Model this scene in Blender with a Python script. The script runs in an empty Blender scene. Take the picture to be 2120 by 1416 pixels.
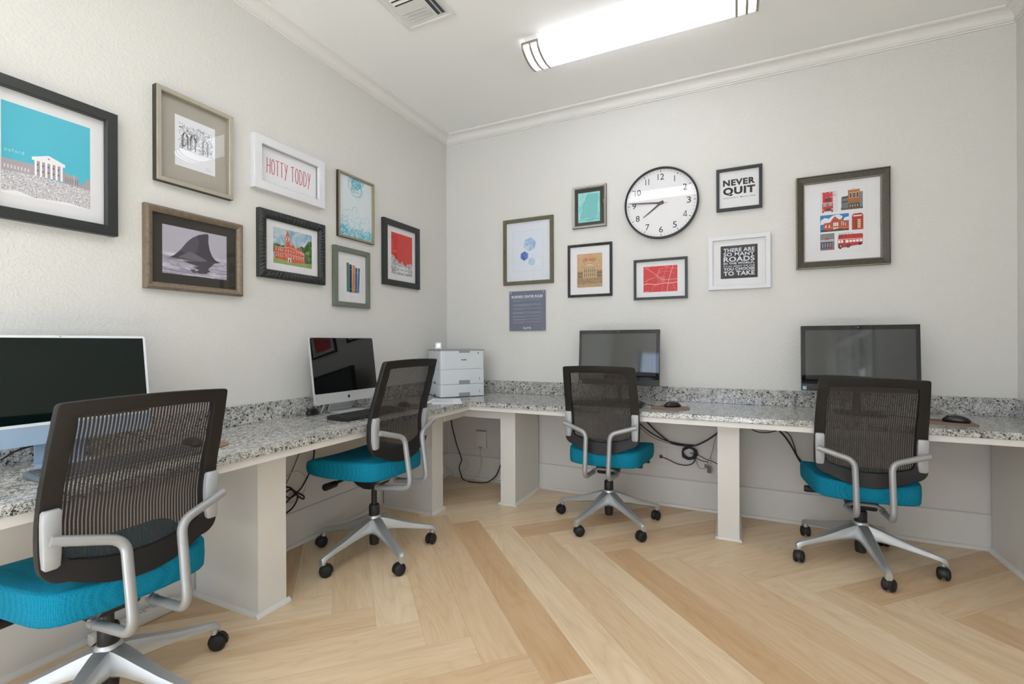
import bpy, bmesh, math, random
from mathutils import Vector, Matrix
random.seed(7)
PI = math.pi
SC = bpy.context.scene
COL = SC.collection

# ------------------------------------------------------------------ camera, world, light
K = 1.03                      # wall measurements are written in units of 1/K metre
cam_d = bpy.data.cameras.new('camera')
cam_d.sensor_width = 36.0
cam_d.sensor_fit = 'HORIZONTAL'
cam_d.lens = 969.77 / 2120 * 36.0
cam_d.shift_y = 1.37 / 2120
cam_d.clip_start = 0.05
cam = bpy.data.objects.new('camera', cam_d)
COL.objects.link(cam)
yaw, roll = 0.4438, -0.0039
fw = Vector((-math.sin(yaw), math.cos(yaw), 0))
r0 = Vector((math.cos(yaw), math.sin(yaw), 0))
u0 = r0.cross(fw)
rr = r0 * math.cos(roll) + u0 * math.sin(roll)
uu = -r0 * math.sin(roll) + u0 * math.cos(roll)
M = Matrix((rr, uu, -fw)).transposed().to_4x4()
M.translation = Vector((2.1598 * K, -3.2854 * K, 1.0953 * K))
cam.matrix_world = M
SC.camera = cam

world = bpy.data.worlds.new('world')
SC.world = world
world.use_nodes = True
bg = world.node_tree.nodes['Background']
bg.inputs[0].default_value = (0.62, 0.76, 1.0, 1)
bg.inputs[1].default_value = 0.3

SC.view_settings.view_transform = 'Standard'
SC.view_settings.look = 'None'
SC.view_settings.gamma = 1.0
SC.view_settings.exposure = -0.20
try:
    SC.view_settings.use_curve_mapping = False
except Exception:
    pass

LAMP_E = 5.5                 # emission of the ceiling fixtures' diffusers

def area(name, loc, rot, sx, sy, power, color):
    d = bpy.data.lights.new(name, 'AREA')
    d.shape = 'RECTANGLE'; d.size = sx; d.size_y = sy
    d.energy = power; d.color = color
    o = bpy.data.objects.new(name, d); COL.objects.link(o)
    o.location = loc; o.rotation_euler = rot
    return o
RX, RY0 = 3.575, -6.5         # right wall, far wall behind the camera
CEIL = 2.885
# ceiling fill added at the right doors; daylight through the window behind the camera
area('added_ceiling_fill', (RX + 0.25, -4.75, 1.10), (0, PI / 2 + 0.9, 0), 1.9, 2.8, 85, (0.92, 0.96, 1.0))  # added fill, tilted up to brighten the ceiling
area('daylight_through_window', (1.6, RY0 - 0.2, 1.5), (PI / 2 + 0.2, 0, 0), 2.2, 1.3, 55, (0.62, 0.76, 1.0))

sun_d = bpy.data.lights.new('ceiling_bounce_sun', 'SUN'); sun_d.energy = 85.0; sun_d.angle = math.radians(0.6); sun_d.color = (0.58, 0.78, 1.0)
sun = bpy.data.objects.new('ceiling_bounce_sun', sun_d); COL.objects.link(sun)
sun.rotation_euler = (math.radians(52), 0, math.radians(4))      # added beam through the rear window; its floor bounce brightens the ceiling
# ------------------------------------------------------------------ materials
def srgb(c):
    if isinstance(c, str):
        c = [int(c[i:i + 2], 16) / 255 for i in (0, 2, 4)]
    return tuple((x / 12.92 if x <= 0.04045 else ((x + 0.055) / 1.055) ** 2.4) for x in c)

_m = {}
def mat(name, col, rough=0.5, metal=0.0, spec=0.5, emit=None, es=1.0, coat=0.0, bump=None):
    if name in _m:
        return _m[name]
    m = bpy.data.materials.new(name); m.use_nodes = True
    b = m.node_tree.nodes['Principled BSDF']
    b.inputs['Base Color'].default_value = (*srgb(col), 1)
    b.inputs['Roughness'].default_value = rough
    b.inputs['Metallic'].default_value = metal
    b.inputs['Specular IOR Level'].default_value = spec
    b.inputs['Coat Weight'].default_value = coat
    if emit:
        b.inputs['Emission Color'].default_value = (*srgb(emit), 1)
        b.inputs['Emission Strength'].default_value = es
    if bump:
        nt = m.node_tree
        n = nt.nodes.new('ShaderNodeTexNoise'); n.inputs['Scale'].default_value = bump[0]
        n.inputs['Detail'].default_value = 3
        tc = nt.nodes.new('ShaderNodeTexCoord'); nt.links.new(tc.outputs['Object'], n.inputs['Vector'])
        bp = nt.nodes.new('ShaderNodeBump'); bp.inputs['Strength'].default_value = bump[1]
        bp.inputs['Distance'].default_value = bump[2]
        nt.links.new(n.outputs['Fac'], bp.inputs['Height']); nt.links.new(bp.outputs[0], b.inputs['Normal'])
    _m[name] = m
    return m

def nodes(m):
    nt = m.node_tree
    return nt, nt.nodes['Principled BSDF'], nt.nodes.new, nt.links.new

def ramp(nt, pts, interp='LINEAR'):
    r = nt.nodes.new('ShaderNodeValToRGB'); r.color_ramp.interpolation = interp
    e = r.color_ramp.elements
    e[0].position = pts[0][0]; e[0].color = (*srgb(pts[0][1]), 1)
    e[1].position = pts[-1][0]; e[1].color = (*srgb(pts[-1][1]), 1)
    for p, c in pts[1:-1]:
        x = e.new(p); x.color = (*srgb(c), 1)
    return r

def coord(nt, scale=(1, 1, 1), kind='Object', rot=(0, 0, 0)):
    tc = nt.nodes.new('ShaderNodeTexCoord'); mp = nt.nodes.new('ShaderNodeMapping')
    mp.inputs['Scale'].default_value = scale; mp.inputs['Rotation'].default_value = rot
    nt.links.new(tc.outputs[kind], mp.inputs['Vector'])
    return mp.outputs[0]

def noise(nt, vec, scale, detail=4, rough=0.5, dist=0.0):
    n = nt.nodes.new('ShaderNodeTexNoise')
    n.inputs['Scale'].default_value = scale; n.inputs['Detail'].default_value = detail
    n.inputs['Roughness'].default_value = rough; n.inputs['Distortion'].default_value = dist
    nt.links.new(vec, n.inputs['Vector'])
    return n

def mixc(nt, fac, a, b, mode='MIX'):
    x = nt.nodes.new('ShaderNodeMix'); x.data_type = 'RGBA'; x.blend_type = mode
    for i, v in ((0, fac), (6, a), (7, b)):
        if hasattr(v, 'is_output') or isinstance(v, bpy.types.NodeSocket):
            nt.links.new(v, x.inputs[i])
        elif i == 0:
            x.inputs[0].default_value = v
        else:
            x.inputs[i].default_value = (*srgb(v), 1)
    return x.outputs[2]

def bumpn(nt, b, h, strength, dist):
    bp = nt.nodes.new('ShaderNodeBump'); bp.inputs['Strength'].default_value = strength
    bp.inputs['Distance'].default_value = dist
    nt.links.new(h, bp.inputs['Height']); nt.links.new(bp.outputs[0], b.inputs['Normal'])

# painted textured wall
WALL = mat('wall_paint_knockdown', 'DAD8D3', 0.5, spec=0.35)
nt, b, N, Lk = nodes(WALL)
n1 = noise(nt, coord(nt, (1, 1, 1)), 75, 3, 0.55, 0.6)
cr = ramp(nt, [(0.42, '000000'), (0.62, 'FFFFFF')]); Lk(n1.outputs['Fac'], cr.inputs[0])
bumpn(nt, b, cr.outputs[0], 0.32, 0.0022)
LOWALL = mat('wall_paint_smooth', 'DDD8D2', 0.5, spec=0.35, bump=(160, 0.15, 0.001))
CEILM = mat('ceiling_paint', 'F6F6F5', 0.6, spec=0.3, bump=(90, 0.2, 0.001))
TRIM = mat('white_trim_paint', 'E0DDD8', 0.33, spec=0.5, bump=(25, 0.05, 0.001))
POSTM = mat('white_gloss_paint', 'E3E0DB', 0.3, spec=0.5, bump=(18, 0.12, 0.0015))
CROWN = mat('crown_paint', 'E6E4E0', 0.45, spec=0.35)

# granite
GRAN = mat('speckled_granite', 'B8B8B4', 0.12, spec=0.55)
nt, b, N, Lk = nodes(GRAN)
v = coord(nt)
wv = noise(nt, v, 95, 3, 0.6)
mx = N('ShaderNodeMixRGB'); mx.blend_type = 'ADD'; mx.inputs[0].default_value = 0.03
Lk(v, mx.inputs[1]); Lk(wv.outputs['Color'], mx.inputs[2])
vo = N('ShaderNodeTexVoronoi'); vo.inputs['Scale'].default_value = 250; Lk(mx.outputs[0], vo.inputs['Vector'])
sep = N('ShaderNodeSeparateColor'); Lk(vo.outputs['Color'], sep.inputs[0])
cl = noise(nt, v, 30, 3, 0.6)
ad = N('ShaderNodeMath'); ad.operation = 'ADD'; Lk(sep.outputs[0], ad.inputs[0]); Lk(cl.outputs['Fac'], ad.inputs[1])
ad2 = N('ShaderNodeMath'); ad2.operation = 'MULTIPLY'; ad2.inputs[1].default_value = 0.5; Lk(ad.outputs[0], ad2.inputs[0])
gr = ramp(nt, [(0.0, '33353A'), (0.30, '45474B'), (0.33, '77787A'), (0.43, '999997'), (0.46, 'BEBCB8'), (0.58, 'CFCDC8'), (0.60, 'A6A39D'), (0.66, 'D8D6D0'), (1.0, 'E4E2DE')], 'LINEAR')
Lk(ad2.outputs[0], gr.inputs[0])
vb = N('ShaderNodeTexVoronoi'); vb.inputs['Scale'].default_value = 105; Lk(mx.outputs[0], vb.inputs['Vector'])
sb = N('ShaderNodeSeparateColor'); Lk(vb.outputs['Color'], sb.inputs[0])
br = ramp(nt, [(0.92, '000000'), (0.94, 'FFFFFF')]); Lk(sb.outputs[1], br.inputs[0])
g2 = mixc(nt, br.outputs[0], gr.outputs[0], '3C3835')
Lk(g2, b.inputs['Base Color'])

# oak plank
OAK = mat('oak_plank', 'C9AE8A', 0.38, spec=0.4)
nt, b, N, Lk = nodes(OAK)
uvn = N('ShaderNodeUVMap'); uvn.uv_map = 'UVMap'
mp = N('ShaderNodeMapping'); mp.inputs['Scale'].default_value = (0.45, 4.5, 1); Lk(uvn.outputs[0], mp.inputs['Vector'])
at = N('ShaderNodeAttribute'); at.attribute_name = 'tone'
g1 = noise(nt, mp.outputs[0], 2.6, 5, 0.55, 1.4)
mp2 = N('ShaderNodeMapping'); mp2.inputs['Scale'].default_value = (2.0, 60.0, 1); Lk(uvn.outputs[0], mp2.inputs['Vector'])
g3 = noise(nt, mp2.outputs[0], 3.0, 4, 0.6, 0.3)
# growth rings: bands of a warped field
mp3 = N('ShaderNodeMapping'); mp3.inputs['Scale'].default_value = (0.55, 4.0, 1); Lk(uvn.outputs[0], mp3.inputs['Vector'])
g4 = noise(nt, mp3.outputs[0], 1.6, 2, 0.4, 0.5)
mu = N('ShaderNodeMath'); mu.operation = 'MULTIPLY'; mu.inputs[1].default_value = 34; Lk(g4.outputs['Fac'], mu.inputs[0])
fr = N('ShaderNodeMath'); fr.operation = 'PINGPONG'; fr.inputs[1].default_value = 1.0; Lk(mu.outputs[0], fr.inputs[0])
rr_ = ramp(nt, [(0.0, 'CFB593'), (0.25, 'E8D0AE'), (1.0, 'F3E1C6')]); Lk(fr.outputs[0], rr_.inputs[0])
base = ramp(nt, [(0.3, 'DDBF99'), (0.52, 'EDD5B4'), (0.72, 'F7E5CA')]); Lk(g1.outputs['Fac'], base.inputs[0])
c1 = mixc(nt, 0.32, base.outputs[0], rr_.outputs[0])
fine = ramp(nt, [(0.3, 'DCC29F'), (0.7, 'F9E7CC')]); Lk(g3.outputs['Fac'], fine.inputs[0])
c2 = mixc(nt, 0.22, c1, fine.outputs[0])
tone = ramp(nt, [(0.0, 'E0CDB9'), (0.5, 'F4EEE6'), (1.0, 'FFFFFF')]); Lk(at.outputs['Fac'], tone.inputs[0])
c3 = mixc(nt, 1.0, c2, tone.outputs[0], 'MULTIPLY')
sepu = N('ShaderNodeSeparateXYZ'); uv2 = N('ShaderNodeUVMap'); uv2.uv_map = 'Edge'; Lk(uv2.outputs[0], sepu.inputs[0])
def edge(sock, lim):
    a = N('ShaderNodeMath'); a.operation = 'LESS_THAN'; a.inputs[1].default_value = lim; Lk(sock, a.inputs[0]); return a.outputs[0]
eX, eY = edge(sepu.outputs[0], 0.0009), edge(sepu.outputs[1], 0.0009)
mxm = N('ShaderNodeMath'); mxm.operation = 'MAXIMUM'; Lk(eX, mxm.inputs[0]); Lk(eY, mxm.inputs[1])
hf = N('ShaderNodeMath'); hf.operation = 'MULTIPLY'; hf.inputs[1].default_value = 0.32; Lk(mxm.outputs[0], hf.inputs[0])
c4 = mixc(nt, hf.outputs[0], c3, '8A7256')
Lk(c4, b.inputs['Base Color'])
bumpn(nt, b, g3.outputs['Fac'], 0.06, 0.001)

ALU = mat('polished_aluminium', 'C6C9CC', 0.38, 0.72)
nt, b, N, Lk = nodes(ALU)
an = noise(nt, coord(nt, (1, 1, 1)), 14, 3); arp = ramp(nt, [(0.3, 'A0A0A0'), (0.7, 'A8A8A8')]); Lk(an.outputs['Fac'], arp.inputs[0]); Lk(arp.outputs[0], b.inputs['Roughness'])
SILV = mat('silver_powder_coat', 'A3A4A6', 0.38, 0.35, bump=(500, 0.08, 0.0005))
SILP = mat('silver_bracket_paint', 'AEB0B3', 0.42, 0.15, bump=(300, 0.06, 0.0005))
BLKP = mat('black_plastic', '1D1B1A', 0.5, bump=(600, 0.12, 0.0004))
BACKP = mat('black_back_frame_plastic', '1B1918', 0.5, spec=0.4, bump=(700, 0.15, 0.0004))
BLKG = mat('black_gloss', '0B0B0C', 0.12)
RUB = mat('black_rubber', '161516', 0.6)
# teal seat weave
TEAL = mat('teal_seat_weave', '0E7E99', 0.85, spec=0.15)
nt, b, N, Lk = nodes(TEAL)
vc = coord(nt)
w1 = N('ShaderNodeTexVoronoi'); w1.inputs['Scale'].default_value = 300; w1.inputs['Randomness'].default_value = 0.35; Lk(vc, w1.inputs['Vector'])
tr = ramp(nt, [(0.0, '2095B4'), (0.45, '0F7F9D'), (0.8, '046783')]); Lk(w1.outputs['Distance'], tr.inputs[0]); Lk(tr.outputs[0], b.inputs['Base Color'])
bumpn(nt, b, w1.outputs['Distance'], -0.5, 0.0015)
# back mesh: opaque ribs with see-through slots crossed by fine threads
MESH = bpy.data.materials.new('brown_black_mesh_fabric'); MESH.use_nodes = True
nt, b, N, Lk = nodes(MESH)
b.inputs['Base Color'].default_value = (*srgb('37322F'), 1); b.inputs['Roughness'].default_value = 0.6
b.inputs['Specular IOR Level'].default_value = 0.3
uvn = N('ShaderNodeUVMap'); sx = N('ShaderNodeSeparateXYZ'); Lk(uvn.outputs[0], sx.inputs[0])
def frac(sock, k):
    a = N('ShaderNodeMath'); a.operation = 'MULTIPLY'; a.inputs[1].default_value = k; Lk(sock, a.inputs[0])
    f = N('ShaderNodeMath'); f.operation = 'FRACT'; Lk(a.outputs[0], f.inputs[0]); return f.outputs[0]
gx = N('ShaderNodeMath'); gx.operation = 'GREATER_THAN'; gx.inputs[1].default_value = 0.62; Lk(frac(sx.outputs[0], 118.0), gx.inputs[0])
gy = N('ShaderNodeMath'); gy.operation = 'GREATER_THAN'; gy.inputs[1].default_value = 0.38; Lk(frac(sx.outputs[1], 300.0), gy.inputs[0])
hole = N('ShaderNodeMath'); hole.operation = 'MULTIPLY'; Lk(gx.outputs[0], hole.inputs[0]); Lk(gy.outputs[0], hole.inputs[1])
al = N('ShaderNodeMath'); al.operation = 'SUBTRACT'; al.inputs[0].default_value = 1.0; Lk(hole.outputs[0], al.inputs[1])
Lk(al.outputs[0], b.inputs['Alpha'])

PAPER = mat('white_mat_board', 'E3E2E4', 0.8, spec=0.2)
LINEN = mat('grey_linen_mat', 'ABA69B', 0.9, spec=0.1, bump=(900, 0.3, 0.0005))
DARKMAT = mat('charcoal_mat_board', '3B3733', 0.85, spec=0.15)
# picture glass: clear pane with a mirror sheen
GLASS = bpy.data.materials.new('picture_glass'); GLASS.use_nodes = True
nt = GLASS.node_tree; nt.nodes.clear()
o_ = nt.nodes.new('ShaderNodeOutputMaterial'); tb = nt.nodes.new('ShaderNodeBsdfTransparent'); gb = nt.nodes.new('ShaderNodeBsdfGlossy')
gb.inputs['Roughness'].default_value = 0.015; fz = nt.nodes.new('ShaderNodeFresnel'); fz.inputs[0].default_value = 1.5
ge = nt.nodes.new('ShaderNodeNewGeometry'); fb = nt.nodes.new('ShaderNodeMath'); fb.operation = 'SUBTRACT'; fb.inputs[0].default_value = 1.0
nt.links.new(ge.outputs['Backfacing'], fb.inputs[1]); fm = nt.nodes.new('ShaderNodeMath'); fm.operation = 'MULTIPLY'
nt.links.new(fz.outputs[0], fm.inputs[0]); nt.links.new(fb.outputs[0], fm.inputs[1])
ms = nt.nodes.new('ShaderNodeMixShader'); nt.links.new(fm.outputs[0], ms.inputs[0]); nt.links.new(tb.outputs[0], ms.inputs[1]); nt.links.new(gb.outputs[0], ms.inputs[2]); nt.links.new(ms.outputs[0], o_.inputs[0])
SCREEN = mat('dark_screen_glass', '050607', 0.03, spec=0.6)
SCREENG = mat('grey_anti_glare_screen', '3A3D3C', 0.05, spec=0.7)
ALUW = mat('satin_silver_aluminium', 'C6C7C6', 0.35, 0.25)
PRW = mat('printer_pale_grey_plastic', 'D3D8DC', 0.4, bump=(700, 0.05, 0.0003))
PRG = mat('printer_grey_plastic', '8D9698', 0.45)

def flat(hexc, rough=0.7):
    return mat('ink_' + hexc.lower(), hexc, rough, spec=0.25)

# ------------------------------------------------------------------ geometry helpers
def obj(name, bm, m, parent=None, smooth=False, loc=None, auto=False):
    me = bpy.data.meshes.new(name)
    bmesh.ops.recalc_face_normals(bm, faces=bm.faces)
    bm.to_mesh(me); bm.free()
    o = bpy.data.objects.new(name, me); COL.objects.link(o)
    for x in (m if isinstance(m, (list, tuple)) else [m]):
        me.materials.append(x)
    if smooth:
        for p in me.polygons: p.use_smooth = True
        if auto:
            try: me.set_sharp_from_angle(angle=math.radians(40))
            except Exception: pass
    if parent is not None: o.parent = parent
    if loc is not None: o.location = loc
    return o

def thing(name, label, cat, loc=(0, 0, 0), rotz=0.0, group=None):
    o = bpy.data.objects.new(name, None); COL.objects.link(o)
    o.empty_display_size = 0.05
    o.location = loc; o.rotation_euler = (0, 0, rotz)
    o['label'] = label; o['category'] = cat
    if group: o['group'] = group
    return o

def tag(o, label, cat, group=None):
    o['label'] = label; o['category'] = cat
    if group: o['group'] = group
    return o

def struct(name, bm, m, **k):
    o = obj(name, bm, m, **k); o['kind'] = 'structure'; return o

def box(bm, x0, x1, y0, y1, z0, z1, bev=0.0, seg=2, mi=0):
    r = bmesh.ops.create_cube(bm, size=1.0)
    vs = r['verts']
    for v in vs:
        v.co = Vector(((x0 + x1) / 2 + v.co.x * (x1 - x0), (y0 + y1) / 2 + v.co.y * (y1 - y0), (z0 + z1) / 2 + v.co.z * (z1 - z0)))
    fs = list({f for v in vs for f in v.link_faces})
    for f in fs: f.material_index = mi
    if bev > 0:
        es = list({e for v in vs for e in v.link_edges})
        bmesh.ops.bevel(bm, geom=es, offset=bev, segments=seg, profile=0.5, affect='EDGES', material=-1)
    return bm

def nbm(): return bmesh.new()

def bx(*a, **k):
    bm = nbm(); box(bm, *a, **k); return bm

def prism(bm, pts, a, b, axis='y', mi=0):
    """polygon pts in the plane normal to axis, from a to b"""
    def P(p, t):
        if axis == 'y': return (p[0], t, p[1])
        if axis == 'x': return (t, p[0], p[1])
        return (p[0], p[1], t)
    A = [bm.verts.new(P(p, a)) for p in pts]; B = [bm.verts.new(P(p, b)) for p in pts]
    n = len(pts)
    f = [bm.faces.new(A), bm.faces.new(B[::-1])]
    for i in range(n): f.append(bm.faces.new((A[i], B[i], B[(i + 1) % n], A[(i + 1) % n])))
    for x in f: x.material_index = mi
    return bm

def lathe(bm, prof, n=24, axis='z', c=(0, 0, 0), mi=0, cap=True):
    rings = []
    for r, h in prof:
        ring = []
        for i in range(n):
            a = 2 * PI * i / n
            p = (r * math.cos(a), r * math.sin(a), h)
            if axis == 'x': p = (p[2], p[0], p[1])
            elif axis == 'y': p = (p[0], p[2], p[1])
            ring.append(bm.verts.new((p[0] + c[0], p[1] + c[1], p[2] + c[2])))
        rings.append(ring)
    for a, b_ in zip(rings, rings[1:]):
        for i in range(n):
            f = bm.faces.new((a[i], a[(i + 1) % n], b_[(i + 1) % n], b_[i])); f.material_index = mi
    if cap:
        for r in (rings[0], rings[-1]):
            f = bm.faces.new(r); f.material_index = mi
    return bm

def fillet(pts, rad, n=6):
    pts = [Vector(p) for p in pts]; out = [pts[0]]
    for i in range(1, len(pts) - 1):
        a, p, c = pts[i - 1], pts[i], pts[i + 1]
        d1, d2 = (a - p), (c - p)
        ang = d1.angle(d2)
        t = min(rad / math.tan(ang / 2), d1.length * 0.49, d2.length * 0.49)
        s, e = p + d1.normalized() * t, p + d2.normalized() * t
        for k in range(n + 1):
            u = k / n
            out.append(s * (1 - u) ** 2 + p * 2 * u * (1 - u) + e * u * u)
    out.append(pts[-1])
    return out

def smoothpath(pts, n=6):
    P = [Vector(p) for p in pts]; P = [P[0] * 2 - P[1]] + P + [P[-1] * 2 - P[-2]]
    out = []
    for i in range(1, len(P) - 2):
        for k in range(n):
            t = k / n
            out.append(0.5 * ((2 * P[i]) + (P[i + 1] - P[i - 1]) * t + (2 * P[i - 1] - 5 * P[i] + 4 * P[i + 1] - P[i + 2]) * t * t + (3 * P[i] - P[i - 1] - 3 * P[i + 1] + P[i + 2]) * t ** 3))
    out.append(P[-2])
    return out

def tube(bm, pts, r, n=10, cap=True, mi=0):
    pts = [Vector(p) for p in pts]
    pts = [p for i, p in enumerate(pts) if i == 0 or (p - pts[i - 1]).length > 1e-6]
    T = (pts[1] - pts[0]).normalized()
    up = Vector((0, 0, 1)) if abs(T.z) < 0.9 else Vector((1, 0, 0))
    U = T.cross(up).normalized(); rings = []
    for i, p in enumerate(pts):
        T2 = (pts[min(i + 1, len(pts) - 1)] - pts[max(i - 1, 0)]).normalized()
        U = (U - T2 * U.dot(T2)).normalized(); V = T2.cross(U)
        rad = r(i / (len(pts) - 1)) if callable(r) else r
        rings.append([bm.verts.new(p + (U * math.cos(2 * PI * k / n) + V * math.sin(2 * PI * k / n)) * rad) for k in range(n)])
    for a, b_ in zip(rings, rings[1:]):
        for i in range(n):
            f = bm.faces.new((a[i], a[(i + 1) % n], b_[(i + 1) % n], b_[i])); f.material_index = mi
    if cap:
        bm.faces.new(rings[0]).material_index = mi; bm.faces.new(rings[-1]).material_index = mi
    return bm

def text_bm(bm, body, cx, cz, w, h, y, mi=0, bold=0.0, shear=0.0, spacing=1.0):
    cu = bpy.data.curves.new('t', 'FONT'); cu.body = body; cu.offset = bold; cu.shear = shear
    cu.space_character = spacing; cu.resolution_u = 3
    ob = bpy.data.objects.new('t', cu); COL.objects.link(ob)
    dg = bpy.context.evaluated_depsgraph_get()
    me = bpy.data.meshes.new_from_object(ob.evaluated_get(dg))
    bpy.data.objects.remove(ob); bpy.data.curves.remove(cu)
    xs = [v.co.x for v in me.vertices]; ys = [v.co.y for v in me.vertices]
    x0, x1, y0, y1 = min(xs), max(xs), min(ys), max(ys)
    vs = [bm.verts.new((cx - w / 2 + (v.co.x - x0) / (x1 - x0) * w, y, cz - h / 2 + (v.co.y - y0) / max(1e-9, y1 - y0) * h)) for v in me.vertices]
    for p in me.polygons:
        try:
            f = bm.faces.new([vs[i] for i in p.vertices]); f.material_index = mi
        except ValueError: pass
    bpy.data.meshes.remove(me)
    return bm

class Art:
    """flat inked shapes stacked on a sheet; local x right, z up, front towards -y"""
    def __init__(s, y): s.bm = nbm(); s.m = []; s.y = y; s.k = 0
    def mi(s, c):
        m = c if isinstance(c, bpy.types.Material) else flat(c)
        if m not in s.m: s.m.append(m)
        return s.m.index(m)
    def yy(s): s.k += 1; return s.y - 0.000012 * s.k
    def poly(s, pts, c, y=None):
        y = s.yy() if y is None else y
        f = s.bm.faces.new([s.bm.verts.new((p[0], y, p[1])) for p in pts]); f.material_index = s.mi(c)
    def rect(s, x0, z0, x1, z1, c): s.poly([(x0, z0), (x1, z0), (x1, z1), (x0, z1)], c)
    def rects(s, L, c):
        y = s.yy()
        for x0, z0, x1, z1 in L: s.poly([(x0, z0), (x1, z0), (x1, z1), (x0, z1)], c, y)
    def disc(s, x, z, r, c, n=24, rz=None): s.poly([(x + r * math.cos(2 * PI * i / n), z + (rz or r) * math.sin(2 * PI * i / n)) for i in range(n)], c)
    def line(s, pts, w, c, closed=False, y=None):
        y = s.yy() if y is None else y; mi = s.mi(c)
        if closed: pts = list(pts) + [pts[0]]
        for (a, b_), (c_, d) in zip(pts, pts[1:]):
            L = math.hypot(c_ - a, d - b_)
            if L < 1e-6: continue
            nx, nz = -(d - b_) / L * w / 2, (c_ - a) / L * w / 2
            f = s.bm.faces.new([s.bm.verts.new((p, y, q)) for p, q in ((a + nx, b_ + nz), (a - nx, b_ - nz), (c_ - nx, d - nz), (c_ + nx, d + nz))]); f.material_index = mi
    def arc(s, x, z, r, a0, a1, w, c, n=14, y=None, rz=None):
        s.line([(x + r * math.cos(a0 + (a1 - a0) * i / n), z + (rz or r) * math.sin(a0 + (a1 - a0) * i / n)) for i in range(n + 1)], w, c, y=y)
    def text(s, body, cx, cz, w, h, c, **k): text_bm(s.bm, body, cx, cz, w, h, s.yy(), s.mi(c), **k)
    def build(s, name, parent): return obj(name, s.bm, s.m, parent)

# ------------------------------------------------------------------ the room
def wallbox(name, m, *a): return struct(name, bx(*a), m)
T = 0.12
wallbox('wall_left', WALL, -T, 0, RY0 - T, T, 0, CEIL + 0.1)
wallbox('wall_back', WALL, 0, RX, 0, T, 0, CEIL + 0.1)
# right wall with the opening of the glazed doors
DY0, DY1, DZ = -6.2, -3.3, 2.14
bm = nbm()
box(bm, RX, RX + T, DY1, T, 0, CEIL + 0.1); box(bm, RX, RX + T, RY0 - T, DY0, 0, CEIL + 0.1); box(bm, RX, RX + T, DY0, DY1, DZ, CEIL + 0.1)
struct('wall_right', bm, WALL)
WX0, WX1, WZ0, WZ1 = 0.42, 2.75, 0.85, 2.12
bm = nbm()
box(bm, 0, WX0, RY0 - T, RY0, 0, CEIL + 0.1); box(bm, WX1, RX, RY0 - T, RY0, 0, CEIL + 0.1)
box(bm, WX0, WX1, RY0 - T, RY0, 0, WZ0); box(bm, WX0, WX1, RY0 - T, RY0, WZ1, CEIL + 0.1)
struct('wall_front', bm, WALL)
struct('ceiling', bx(-T, RX + T, RY0 - T, T, CEIL, CEIL + 0.1), CEILM)

# window and glazed doors behind the camera
def grid_frame(bm, u0, u1, z0, z1, nu, nz, w, m, place):
    place(bm, u0, u0 + w, z0, z1); place(bm, u1 - w, u1, z0, z1); place(bm, u0 + w, u1 - w, z0, z0 + w); place(bm, u0 + w, u1 - w, z1 - w, z1)
    for i in range(1, nu):
        u = u0 + (u1 - u0) * i / nu; place(bm, u - m / 2, u + m / 2, z0 + w, z1 - w)
    for i in range(1, nz):
        z = z0 + (z1 - z0) * i / nz; place(bm, u0 + w, u1 - w, z - m / 2, z + m / 2)
bm = nbm()
for a, b_ in ((WX0, (WX0 + WX1) / 2), ((WX0 + WX1) / 2, WX1)):
    grid_frame(bm, a, b_, WZ0, WZ1, 2, 2, 0.05, 0.02, lambda bm, p, q, r, s: box(bm, p, q, RY0 - 0.08, RY0 - 0.03, r, s))
w_ = struct('window_1', bm, TRIM)
p_ = obj('window_pane', bx(WX0, WX1, RY0 - 0.062, RY0 - 0.058, WZ0, WZ1), GLASS, w_)
bm = nbm()
for p in ((WX0 - 0.09, WX0, WZ0 - 0.09, WZ1 + 0.09), (WX1, WX1 + 0.09, WZ0 - 0.09, WZ1 + 0.09), (WX0, WX1, WZ1, WZ1 + 0.09), (WX0, WX1, WZ0 - 0.09, WZ0)):
    box(bm, p[0], p[1], RY0, RY0 + 0.02, p[2], p[3])
obj('window_casing', bm, TRIM, w_)
for i, (a, b_) in enumerate(((DY0, (DY0 + DY1) / 2), ((DY0 + DY1) / 2, DY1))):
    bm = nbm()
    grid_frame(bm, a + 0.005, b_ - 0.005, 0.01, DZ - 0.01, 3, 4, 0.11, 0.03, lambda bm, p, q, r, s: box(bm, RX + 0.03, RX + 0.075, p, q, r, s))
    d = struct('door_%d' % (i + 1), bm, TRIM)
    obj('door_pane', bx(RX + 0.05, RX + 0.055, a + 0.1, b_ - 0.1, 0.1, DZ - 0.1), GLASS, d)
    ky = (b_ - 0.06) if i == 0 else (a + 0.06)
    k = nbm(); lathe(k, [(0.006, 0), (0.02, -0.004), (0.02, -0.008), (0.008, -0.012), (0.008, -0.045), (0.024, -0.05), (0.026, -0.065), (0.01, -0.075)], 16, 'x', (RX + 0.03, ky, 0.98))
    obj('door_knob', k, SILV, d, smooth=True)
bm = nbm()
box(bm, RX - 0.02, RX, DY0 - 0.1, DY0, 0, DZ + 0.1); box(bm, RX - 0.02, RX, DY1, DY1 + 0.1, 0, DZ + 0.1); box(bm, RX - 0.02, RX, DY0, DY1, DZ, DZ + 0.1)
struct('trim_3', bm, TRIM)

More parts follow.
